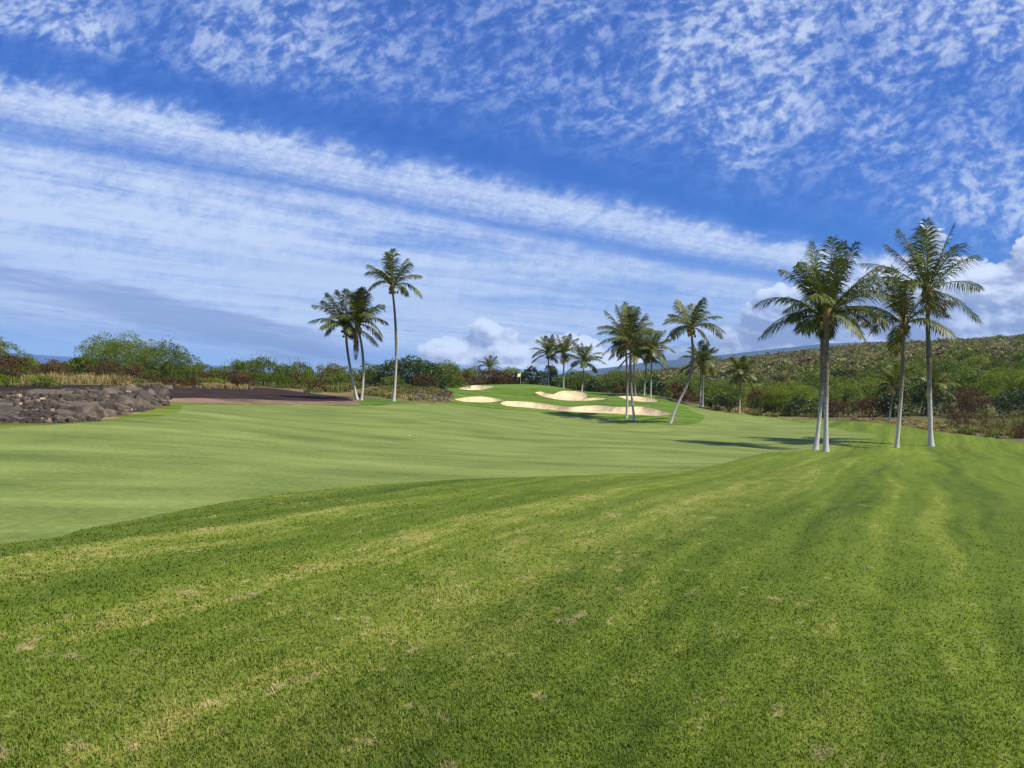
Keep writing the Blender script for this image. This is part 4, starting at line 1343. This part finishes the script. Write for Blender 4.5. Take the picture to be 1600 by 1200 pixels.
def scatter_band():
    rng = np.random.default_rng(55)
    # right: the belt of scrub at the foot of the hill
    n = 0
    cells = []
    D = 112.0
    while D < 215:
        px = 925 + rng.uniform(0, 30)
        while px < 1680:
            d = D * rng.uniform(.97, 1.03)
            lo = np.interp(px, [925, 1000, 1100, 1250, 1400, 1680], [148, 140, 126, 110, 98, 92])
            if d > lo: cells.append((px, d))
            px += rng.uniform(34, 56) * 130 / D * (1.0 + (D - 112) * .002)
        D *= 1.062
    for px, d in cells:
        g = ray(px, 600).x * d
        t = min(1, max(0, (d - 118) / 62))
        p = [.26 - .16 * t, .20 - .12 * t, .18 - .13 * t, .13 - .05 * t, .09 + .20 * t, .09 + .03 * t, .03 + .28 * t, .05]
        st = rng.choice(['feather', 'feathergreen', 'featherbright', 'green', 'olive', 'brown', 'grey', 'dark'], p=np.array(p) / sum(p))
        s = rng.uniform(.75, 1.15) * (1.0 if d < 150 else .8)
        scatter_shrub(g, d, st, s, rng, LAB, GRP, px, 110, 215)
        n += 1
    # left: low shrubs beyond the cinder bank, down to the shore
    D = 84.0
    while D < 165:
        px = -160 + rng.uniform(0, 30)
        while px < 930:
            d = D * rng.uniform(.97, 1.03)
            lo = np.interp(px, [-160, 100, 300, 420, 600, 700, 800, 930], [80, 88, 100, 108, 116, 130, 144, 150])
            x = ray(px, 600).x * d
            st = rng.choice(['olive', 'green', 'brown', 'feather'], p=[.34, .3, .2, .16])
            # keep them below the skyline of the photograph
            sky = np.interp(px, [-160, 40, 44, 104, 120, 300, 312, 350, 480, 930], [556, 553, 560, 563, 550, 565, 577, 576, 574, 582])
            hmax = at(px, sky, d).z - land1(x, d)
            h0 = PROTO[st][0][3]
            s = min(rng.uniform(.7, 1.1), hmax / h0 * .95)
            if d > lo and s > .3: scatter_shrub(x, d, st, s, rng, LAB, GRP, px, 84, 165); n += 1
            px += rng.uniform(44, 70) * 130 / D * max(s, .6)
        D *= 1.09
    return n


N_SC = scatter_band()


def hill_scrub():
    """the far scrub, thousands of bushes that read as one mass"""
    rng = np.random.default_rng(77)
    bases = []
    for q in range(6):
        V, Fq, T, L = foliage(rng, 1.15, 1.15, .55, 'green', .155, 120, 4, ragged=.05)
        V2, _, T2, _ = foliage(rng, 1.15, 1.15, .55, 'green', .23, 38, 4, ragged=.05)
        bases.append(((V, T), (V2, T2)))
    out = {k: ([], []) for k in ('green', 'olive', 'brown', 'grey', 'bright')}
    cnt = 0
    pts = []
    while len(pts) < 12000:
        az = rng.uniform(-.62, .80, 4000); r = 150 * np.exp(rng.uniform(0, 1.45, 4000) ** 1.0)
        m = (rng.random(4000) < (r / 640) ** .9) & ~((az < 0.05) & (r < 225)) & ~((az < .75) & (az >= .05) & (r < 195))
        m &= ~((az < -0.02) & (r > 420))
        pts += list(zip(az[m], r[m]))
    pts = np.array(pts[:12000])
    X_, Y_ = np.sin(pts[:, 0]) * pts[:, 1], np.cos(pts[:, 0]) * pts[:, 1]
    Z_ = land(X_, Y_)
    zone = vnoise(X_ / 60, Y_ / 60, 21)
    for i in range(len(pts)):
        if Z_[i] < -15.5: continue
        r = pts[i, 1]; t = min(1, max(0, (r - 150) / 260)); zf = zone[i]
        left = pts[i, 0] < .02
        if left: p = [.35, .4, .2, .0, .05]
        else: p = [.16 * (1 - t) + .04, .38, .03 + .06 * (zf > .6) + .10 * t, .20 + .40 * t, .06 * (1 - t) ** 2 + (.04 if zf < .4 else 0.01)]
        k = rng.choice(5, p=np.array(p) / sum(p)); kn = ('green', 'olive', 'brown', 'grey', 'bright')[k]
        V, T = bases[rng.integers(0, 6)][0 if r < 250 else 1]
        s = rng.uniform(2.4, 5.2) * (1 if rng.random() < .9 else 1.4) * (1.0 if r < 300 else .78); a = rng.uniform(0, 6.28)
        c_, s_ = math.cos(a) * s, math.sin(a) * s
        Vr = np.stack([V[:, 0] * c_ - V[:, 1] * s_ + X_[i], V[:, 0] * s_ + V[:, 1] * c_ + Y_[i], V[:, 2] * s * rng.uniform(.55, .95) + Z_[i] - .1], 1)
        out[kn][0].append(Vr); out[kn][1].append(np.clip(T * .50 + .40 + rng.normal(0, .08), 0, .92))
    for kn, (vs, ts) in out.items():
        if not vs: continue
        V = np.concatenate(vs)
        me = mesh_from('hillside_scrub', V, np.arange(len(V)).reshape(-1, 4), KIND[kn], smooth=False); set_tone(me, np.concatenate(ts))
        put('hillside_scrub', me, kind='stuff')


hill_scrub()


# ------------------------------------------------------------------ lava rock
def mat_rock():
    m, nt, out = new_mat('lava_rock')
    P = objcoord(nt)
    oi = nt.nodes.new('ShaderNodeObjectInfo'); rnd = X(nt, oi.outputs['Random'])
    n1 = noise(nt, P, 1.4, 5, 0.65); n2 = noise(nt, P, 9.0, 5, 0.7)
    base = mixc(nt, rnd, (0.042, 0.033, 0.023), (0.150, 0.118, 0.082))
    col = mixc(nt, n1.smooth(0.46, 0.70) * .7, base, (0.250, 0.200, 0.140))
    col = mixc(nt, n2.smooth(0.50, 0.72) * 0.55, col, (0.040, 0.030, 0.028))
    principled(nt, out, col, 0.85, 0.25, n2 + n1 * .6, 0.03, .8)
    return m


def mat_packed_soil():
    m, nt, out = new_mat('tan_soil_between_rocks')
    P = objcoord(nt)
    n1 = noise(nt, P, 1.2, 5, 0.65); n2 = noise(nt, P, 8.0, 4, 0.7)
    col = mixc(nt, n1.smooth(0.35, 0.65), (0.21, 0.135, 0.075), (0.46, 0.32, 0.185))
    col = mixc(nt, n2.smooth(0.5, 0.7) * .6, col, (0.11, 0.075, 0.055))
    principled(nt, out, col, 0.95, 0.1, n2 + n1, 0.06, 1.0)
    return m


M_ROCK, M_PACK = mat_rock(), mat_packed_soil()


def slab(rng, rx, ry, rz, n=9, rough=.18):
    rx, ry, rz = float(rx), float(ry), float(rz)
    """an angular stone: irregular outline, domed and broken top, bevelled rim"""
    a = np.sort(rng.uniform(0, 2 * math.pi, n) * .35 + np.linspace(0, 2 * math.pi, n, endpoint=False) * 1.0)
    rr = rng.uniform(.74, 1.1, n)
    rim = np.stack([np.cos(a) * rr * rx, np.sin(a) * rr * ry], 1)
    tilt = rng.normal(0, .16, 2)
    tz = 1.0 + (rim / np.array([rx, ry])) @ tilt
    V = [np.c_[rim * 1.02, np.full(n, -rz * .8)], np.c_[rim, (tz - rng.uniform(.12, .34, n)) * rz], np.c_[rim * rng.uniform(.74, .93, (n, 1)), rz * tz * rng.uniform(.94, 1.05, n)]]
    V.append(np.array([[rng.normal(0, .1) * rx, rng.normal(0, .1) * ry, rz * rng.uniform(.9, 1.08)]]))
    F3 = []
    for i in range(n):
        j = (i + 1) % n
        for l in (0, 1):
            b, t = l * n, (l + 1) * n
            F3 += [(b + i, b + j, t + j), (b + i, t + j, t + i)]
        F3.append((2 * n + i, 2 * n + j, 3 * n))
    return np.concatenate(V), np.array(F3)


def outcrop():
    """the bank of broken lava at the left edge: a soil mound paved with slabs, loose blocks at its right end"""
    rng = np.random.default_rng(300)
    foot = [hit(*p) for p in [(-150, 668), (-60, 664), (0, 661), (90, 661), (152, 657), (165, 650), (200, 645), (232, 640), (256, 634), (252, 627)]]
    a, b = foot[0], foot[-1]
    o = bpy.data.objects.new('lava_rock_bank', None); COL.objects.link(o)
    c0 = hit(110, 658); o.location = c0
    o['label'] = 'bank of broken grey-brown lava slabs with tan soil in the cracks, left edge'; o['category'] = 'rock bank'
    # a footprint fanning out from the foot line: u = x / y across, y in depth
    fx = np.array([p.x / p.y for p in foot]); fy = np.array([p.y for p in foot])
    o_ = np.argsort(fx); fx, fy = fx[o_], fy[o_]
    def front(u): return np.interp(u, fx, fy)
    def deep(u): return 13.0 - 4.5 * np.clip((u - fx[0]) / (fx[-1] - fx[0]), 0, 1)
    def crest(u):
        t = np.clip((u - fx[0]) / (fx[-1] - fx[0]), 0, 1)
        return (0.34 + .38 * t) * np.clip((1 - t) / .13, 0, 1) ** .7
    def H(u, y):
        u = np.atleast_1d(u); y = np.atleast_1d(y)
        s = y - front(u); dp = deep(u)
        up = np.clip(s / (dp * .70), 0, 1) ** .70
        dn = np.clip((dp - s) / (dp * .28), 0, 1)
        z = crest(u) * np.minimum(up, dn) * (0.84 + .34 * vnoise(u * y / 2.3, y / 2.3, 31))
        return z + (vnoise(u * y / .7, y / .7, 32) - .5) * .12 * np.minimum(up, dn)
    gx, gy = np.meshgrid(np.linspace(fx[0], fx[-1] + .006, 110), np.linspace(0, 1, 46))
    uu = gx.ravel(); yy = front(uu) - .15 + gy.ravel() * 13.2
    xx = uu * yy
    hz = H(uu, yy)
    zz = land(xx, yy) + hz - .03
    V = np.stack([xx - c0.x, yy - c0.y, zz - c0.z], 1)
    n = 110
    Fq = np.array([(i * n + j, i * n + j + 1, (i + 1) * n + j + 1, (i + 1) * n + j) for i in range(45) for j in range(n - 1)])
    put('soil_mound', mesh_from('soil_mound', V, Fq, M_PACK), o)
    def HW(x, y): return float(land1(x, y) + H(np.array([x / y]), np.array([y]))[0])
    protos = [slab(rng, 1, 1, 1, int(rng.integers(7, 11))) for _ in range(9)]
    meshes = []
    for v, f in protos: meshes.append(mesh_from('rock', v, f, M_ROCK, smooth=False))
    placed = []
    tries = 0
    while len(placed) < 235 and tries < 14000:
        tries += 1
        u = rng.uniform(fx[0] + .01, fx[-1] - .002); t = (u - fx[0]) / (fx[-1] - fx[0])
        right = t > .66 + rng.normal(0, .05)
        s = rng.uniform(0.02, 1) ** 1.2 * float(deep(u)) * .92
        y = float(front(u)) + s; x = u * y
        big = len(placed) < 80
        if right: r = rng.uniform(.24, .50) if big else rng.uniform(.12, .28)
        else: r = rng.uniform(.60, 1.3) if big else rng.uniform(.16, .50)
        if s < r * .6: continue
        if any((x - q[0]) ** 2 + (y - q[1]) ** 2 < ((r + q[2]) * 1.10) ** 2 for q in placed): continue
        placed.append((x, y, r))
        e = .25
        h0 = HW(x, y); hx = (HW(x + e, y) - h0) / e; hy = (HW(x, y + e) - h0) / e
        nrm = Vector((-hx, -hy, 1)).normalized()
        k = put('rock', meshes[int(rng.integers(0, 9))], o)
        k.location = Vector((x, y, h0 - .03)) - c0
        q = nrm.to_track_quat('Z', 'Y') @ Matrix.Rotation(rng.uniform(0, 6.28), 3, 'Z').to_quaternion()
        if right or r < .3: q = q @ Matrix.Rotation(rng.normal(0, .28), 3, 'X').to_quaternion()
        k.rotation_euler = q.to_euler()
        th = r * (rng.uniform(.4, .75) if (right or r < .3) else rng.uniform(.12, .22))
        k.scale = (r, r * rng.uniform(.7, 1.0), th)
    # rubble too small to pick apart
    vs, fs, off = [], [], 0
    for i in range(1800):
        u = rng.uniform(fx[0] + .01, fx[-1] + .003); t = (u - fx[0]) / (fx[-1] - fx[0])
        y = float(front(u)) + rng.uniform(-.02, .95) * float(deep(u)); x = u * y
        v, f = protos[i % 9]; s = rng.uniform(.035, .14) * (1.3 if t > .6 else 1)
        a_ = rng.uniform(0, 6.28); c_, s_ = math.cos(a_) * s, math.sin(a_) * s
        vs.append((x, y, s, v, c_, s_)); fs.append(f + off); off += len(v)
    xs = np.array([q[0] for q in vs]); ys = np.array([q[1] for q in vs])
    zs = land(xs, ys) + H(xs / ys, ys) - .02
    W = [np.stack([v[:, 0] * c_ - v[:, 1] * s_ + x - c0.x, v[:, 0] * s_ + v[:, 1] * c_ + y - c0.y, v[:, 2] * s * .8 + z - c0.z], 1) for (x, y, s, v, c_, s_), z in zip(vs, zs)]
    put('rubble', mesh_from('rubble', np.concatenate(W), np.concatenate(fs), M_ROCK, smooth=False), o, kind='stuff')


outcrop()


def rock_at(D, px, r, label=None, parent=None, mesh=None, rng=None, base=None, z=0.0):
    g = ground(px, D)
    k = put('rock', mesh, parent)
    k.location = g + Vector((0, 0, z)) - (base or Vector((0, 0, 0)))
    k.rotation_euler = (rng.normal(0, .25), rng.normal(0, .25), rng.uniform(0, 6.28)); k.scale = (r, r * .85, r * rng.uniform(.5, .8))
    if label: k['label'] = label; k['category'] = 'rock'
    return k


def rubble_bank():
    """the low dark wall of lava rubble between the left palms and the first bunkers"""
    rng = np.random.default_rng(310)
    meshes = [mesh_from('rock', *slab(rng, 1, 1, 1, int(rng.integers(7, 10))), M_ROCK, smooth=False) for _ in range(6)]
    o = bpy.data.objects.new('lava_rubble_bank', None); COL.objects.link(o)
    c0 = ground(650, 84); o.location = c0
    o['label'] = 'low dark bank of lava rubble between the lone palm and the first bunkers'; o['category'] = 'rock bank'
    # mound
    gx, gy = np.meshgrid(np.linspace(560, 712, 60), np.linspace(0, 1, 16))
    D0 = np.interp(gx.ravel(), [560, 620, 660, 712], [73, 72, 74, 78]); DD = D0 + gy.ravel() * 17
    xx = np.array([ray(p, 600).x for p in gx.ravel()]) * DD
    env = np.sin(np.clip(gy.ravel(), 0, 1) * math.pi) ** .6 * np.interp(gx.ravel(), [560, 580, 690, 712], [0, .7, 1, 0])
    hz = env * (.10 + .16 * vnoise(xx / 2, DD / 2, 41)) - .04
    V = np.stack([xx - c0.x, DD - c0.y, land(xx, DD) + hz - c0.z], 1)
    Fq = np.array([(i * 60 + j, i * 60 + j + 1, (i + 1) * 60 + j + 1, (i + 1) * 60 + j) for i in range(15) for j in range(59)])
    put('soil_mound', mesh_from('soil_mound', V, Fq, bpy.data.materials['lava_cinder']), o)
    vs, fs, off = [], [], 0
    for i in range(380):
        px = 566 + 145 * rng.random() ** .7; f = rng.random(); D = np.interp(px, [560, 620, 660, 712], [73, 72, 74, 78]) + f * 15
        x = ray(px, 600).x * D
        e = math.sin(f * math.pi) ** .6 * np.interp(px, [560, 580, 690, 712], [0, .7, 1, 0])
        z = land1(x, D) + e * (.10 + .16 * float(vnoise(np.array([x / 2]), np.array([D / 2]), 41)[0])) - .05
        s = rng.uniform(.05, .17) * (1.0 + .5 * (px > 650))
        m = meshes[i % 6]; v = np.array([q.co for q in m.vertices]); t = np.array([list(p.vertices) for p in m.polygons])
        a_ = rng.uniform(0, 6.28); c_, s_ = math.cos(a_) * s, math.sin(a_) * s
        vs.append(np.stack([v[:, 0] * c_ - v[:, 1] * s_ + x - c0.x, v[:, 0] * s_ + v[:, 1] * c_ + D - c0.y, v[:, 2] * s * rng.uniform(.5, .9) + z - c0.z], 1)); fs.append(t + off); off += len(v)
    put('rubble', mesh_from('rubble', np.concatenate(vs), np.concatenate(fs), M_ROCK, smooth=False), o, kind='stuff')
    rock_at(74, 337, .42, 'dark boulder on the cinder edge beside the small yellow-green plant', None, meshes[0], rng)
    rock_at(60, 262, .34, 'small dark boulder on the cinder behind the lava bank', None, meshes[2], rng)
    rock_at(83, 513, .36, 'dark rock at the foot of the small round red-brown shrub', None, meshes[3], rng)
    for k, (px, D) in enumerate([(1478, 66.5), (1530, 63.5), (1567, 61)]):
        rock_at(D, px, .26, ['brown rock in the dry grass right of the tallest palm', 'brown rock in the dry grass below the olive brown shrub', 'brown rock beside the thorny bush at the corner of the grass'][k], None, meshes[k + 1], rng)


rubble_bank()


# ------------------------------------------------------------------ small things on the course
def mat_flat(name, c, rough=.5, spec=.4):
    m, nt, out = new_mat(name); principled(nt, out, c, rough, spec); return m


def flagstick():
    p = ground(813, 120)
    o = bpy.data.objects.new('golf_flag', None); COL.objects.link(o); o.location = p
    o['label'] = 'pale yellow golf flag on a thin pole at the top of the green'; o['category'] = 'flag'
    v, f = tube([(0, 0, 0), (0, 0, 0.9), (0, 0, 1.6)], [.02, .018, .016], 6)
    put('pole', mesh_from('pole', v, f, mat_flat('white_pole_paint', (.75, .72, .6))), o)
    n = 9; V = []
    for k in (0, 1):
        for i in range(n):
            t = i / (n - 1)
            for zz in (1.62 + .04 * t, 2.14 - .07 * t):
                V.append((-.02 - .50 * t, .05 * math.sin(t * 6) + (.006 if k else -.006), zz - .16 * t * t - .6))
    Fq = [(i * 2, i * 2 + 2, i * 2 + 3, i * 2 + 1) for i in range(n - 1)] + [(2 * n + i * 2 + 1, 2 * n + i * 2 + 3, 2 * n + i * 2 + 2, 2 * n + i * 2) for i in range(n - 1)]
    Fq += [(i * 2 + 1, i * 2 + 3, 2 * n + i * 2 + 3, 2 * n + i * 2 + 1) for i in range(n - 1)]
    put('flag_cloth', mesh_from('flag_cloth', V, np.array(Fq), mat_flat('pale_yellow_cloth', (.82, .74, .38), .8, .1)), o)


flagstick()


def golf_ball(px, py, label):
    p = hit(px, py)
    r = .0214
    v, f = [], []
    la, lo = 10, 16
    for i in range(la + 1):
        for j in range(lo):
            a, b = math.pi * i / la, 2 * math.pi * j / lo
            dim = 1 - .03 * ((i * 3 + j) % 2)
            v.append((math.sin(a) * math.cos(b) * r * dim, math.sin(a) * math.sin(b) * r * dim, math.cos(a) * r * dim))
    f = [(i * lo + j, (i + 1) * lo + j, (i + 1) * lo + (j + 1) % lo, i * lo + (j + 1) % lo) for i in range(la) for j in range(lo)]
    put('golf_ball', mesh_from('golf_ball', v, f, mat_flat('white_golf_ball', (.85, .85, .82), .3, .5)), loc=p + Vector((0, 0, r * .9)), label=label, category='golf ball')


golf_ball(640, 681, 'white golf ball lying on the open middle of the fairway')


# ------------------------------------------------------------------ grass blades near the viewer
def mat_blade():
    m, nt, out = new_mat('grass_blades')
    col, h = rough_colour(nt, position(nt), True)
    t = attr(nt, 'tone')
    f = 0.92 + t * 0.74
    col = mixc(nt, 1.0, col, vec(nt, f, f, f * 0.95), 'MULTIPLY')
    col = mixc(nt, t.smooth(.90, .99) * .55, col, (0.34, 0.29, 0.12))
    b = nt.nodes.new('ShaderNodeBsdfPrincipled'); nt.links.new(col.s, b.inputs['Base Color'])
    b.inputs['Roughness'].default_value = .6; b.inputs['Specular IOR Level'].default_value = .25
    tr = nt.nodes.new('ShaderNodeBsdfTranslucent'); nt.links.new(col.s, tr.inputs[0])
    ms = nt.nodes.new('ShaderNodeMixShader'); ms.inputs[0].default_value = .3
    nt.links.new(b.outputs[0], ms.inputs[1]); nt.links.new(tr.outputs[0], ms.inputs[2]); nt.links.new(ms.outputs[0], out.inputs[0])
    return m


def grass():
    """short mown blades, densest at the viewer's feet and thinning out with distance"""
    rng = np.random.default_rng(400)
    N = 420000
    az = rng.uniform(-.66, .66, N)
    r = 1.0 / (1 / 2.9 + rng.random(N) ** 1.25 * (1 / 24.0 - 1 / 2.9))       # even in viewing angle
    x, y = np.sin(az) * r, np.cos(az) * r
    P2 = np.stack([x, y], 1)
    keep = ~inside(P2, fair_loop)
    # tufting
    tuft = vnoise(x * 14, y * 14, 51) * .5 + vnoise(x * 3.1, y * 3.1, 52) * .5
    keep &= rng.random(N) < (.35 + 1.1 * tuft) * np.clip((19 - r) / 13, 0, 1)
    x, y, r, tuft = x[keep], y[keep], r[keep], tuft[keep]
    n = len(x)
    z = land(x, y) - .003
    h = (.012 + .016 * rng.random(n) ** 1.6 + .014 * np.clip(tuft - .5, 0, 1)) * np.clip(1.12 - r / 34, .5, 1)
    long = rng.random(n) < .004; h[long] *= 1.9
    a = rng.uniform(0, 6.28, n)
    wd = .0021 * np.clip(r / 3.2, 1, 6) * rng.uniform(.7, 1.3, n)
    lean = h * rng.uniform(.25, 1.15, n)
    b = np.stack([x, y, z], 1)
    s = np.stack([-np.sin(a) * wd, np.cos(a) * wd, np.zeros(n)], 1)
    d = np.stack([np.cos(a), np.sin(a), np.zeros(n)], 1)
    md = b + d * (lean * .35)[:, None]; md[:, 2] += h * .62
    tp = b + d * lean[:, None]; tp[:, 2] += h * .92
    V = np.stack([b - s, b + s, md + s * .8, md - s * .8, tp], 1).reshape(-1, 3)
    k = np.arange(n)[:, None] * 5
    T3 = np.stack([k + np.array([0, 1, 2]), k + np.array([0, 2, 3]), k + np.array([3, 2, 4])], 1).reshape(-1, 3)
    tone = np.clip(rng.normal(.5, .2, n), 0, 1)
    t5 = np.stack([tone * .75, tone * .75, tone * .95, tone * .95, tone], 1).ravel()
    me = mesh_from('grass_blades', V, T3, mat_blade(), smooth=False); set_tone(me, t5)
    put('grass_blades', me, kind='stuff')


grass()

stuff_tufts(572, 640, 79, 60, .5, 'olive', '', 'dry_grass', 'grass', 21, 6, 60)
stuff_tufts(600, 705, 85, 110, .5, 'olive', '', 'dry_grass', 'grass', 22, 5, 60)
stuff_tufts(590, 700, 76, 60, .35, 'straw', '', 'dry_grass', 'grass', 23, 3, 50)
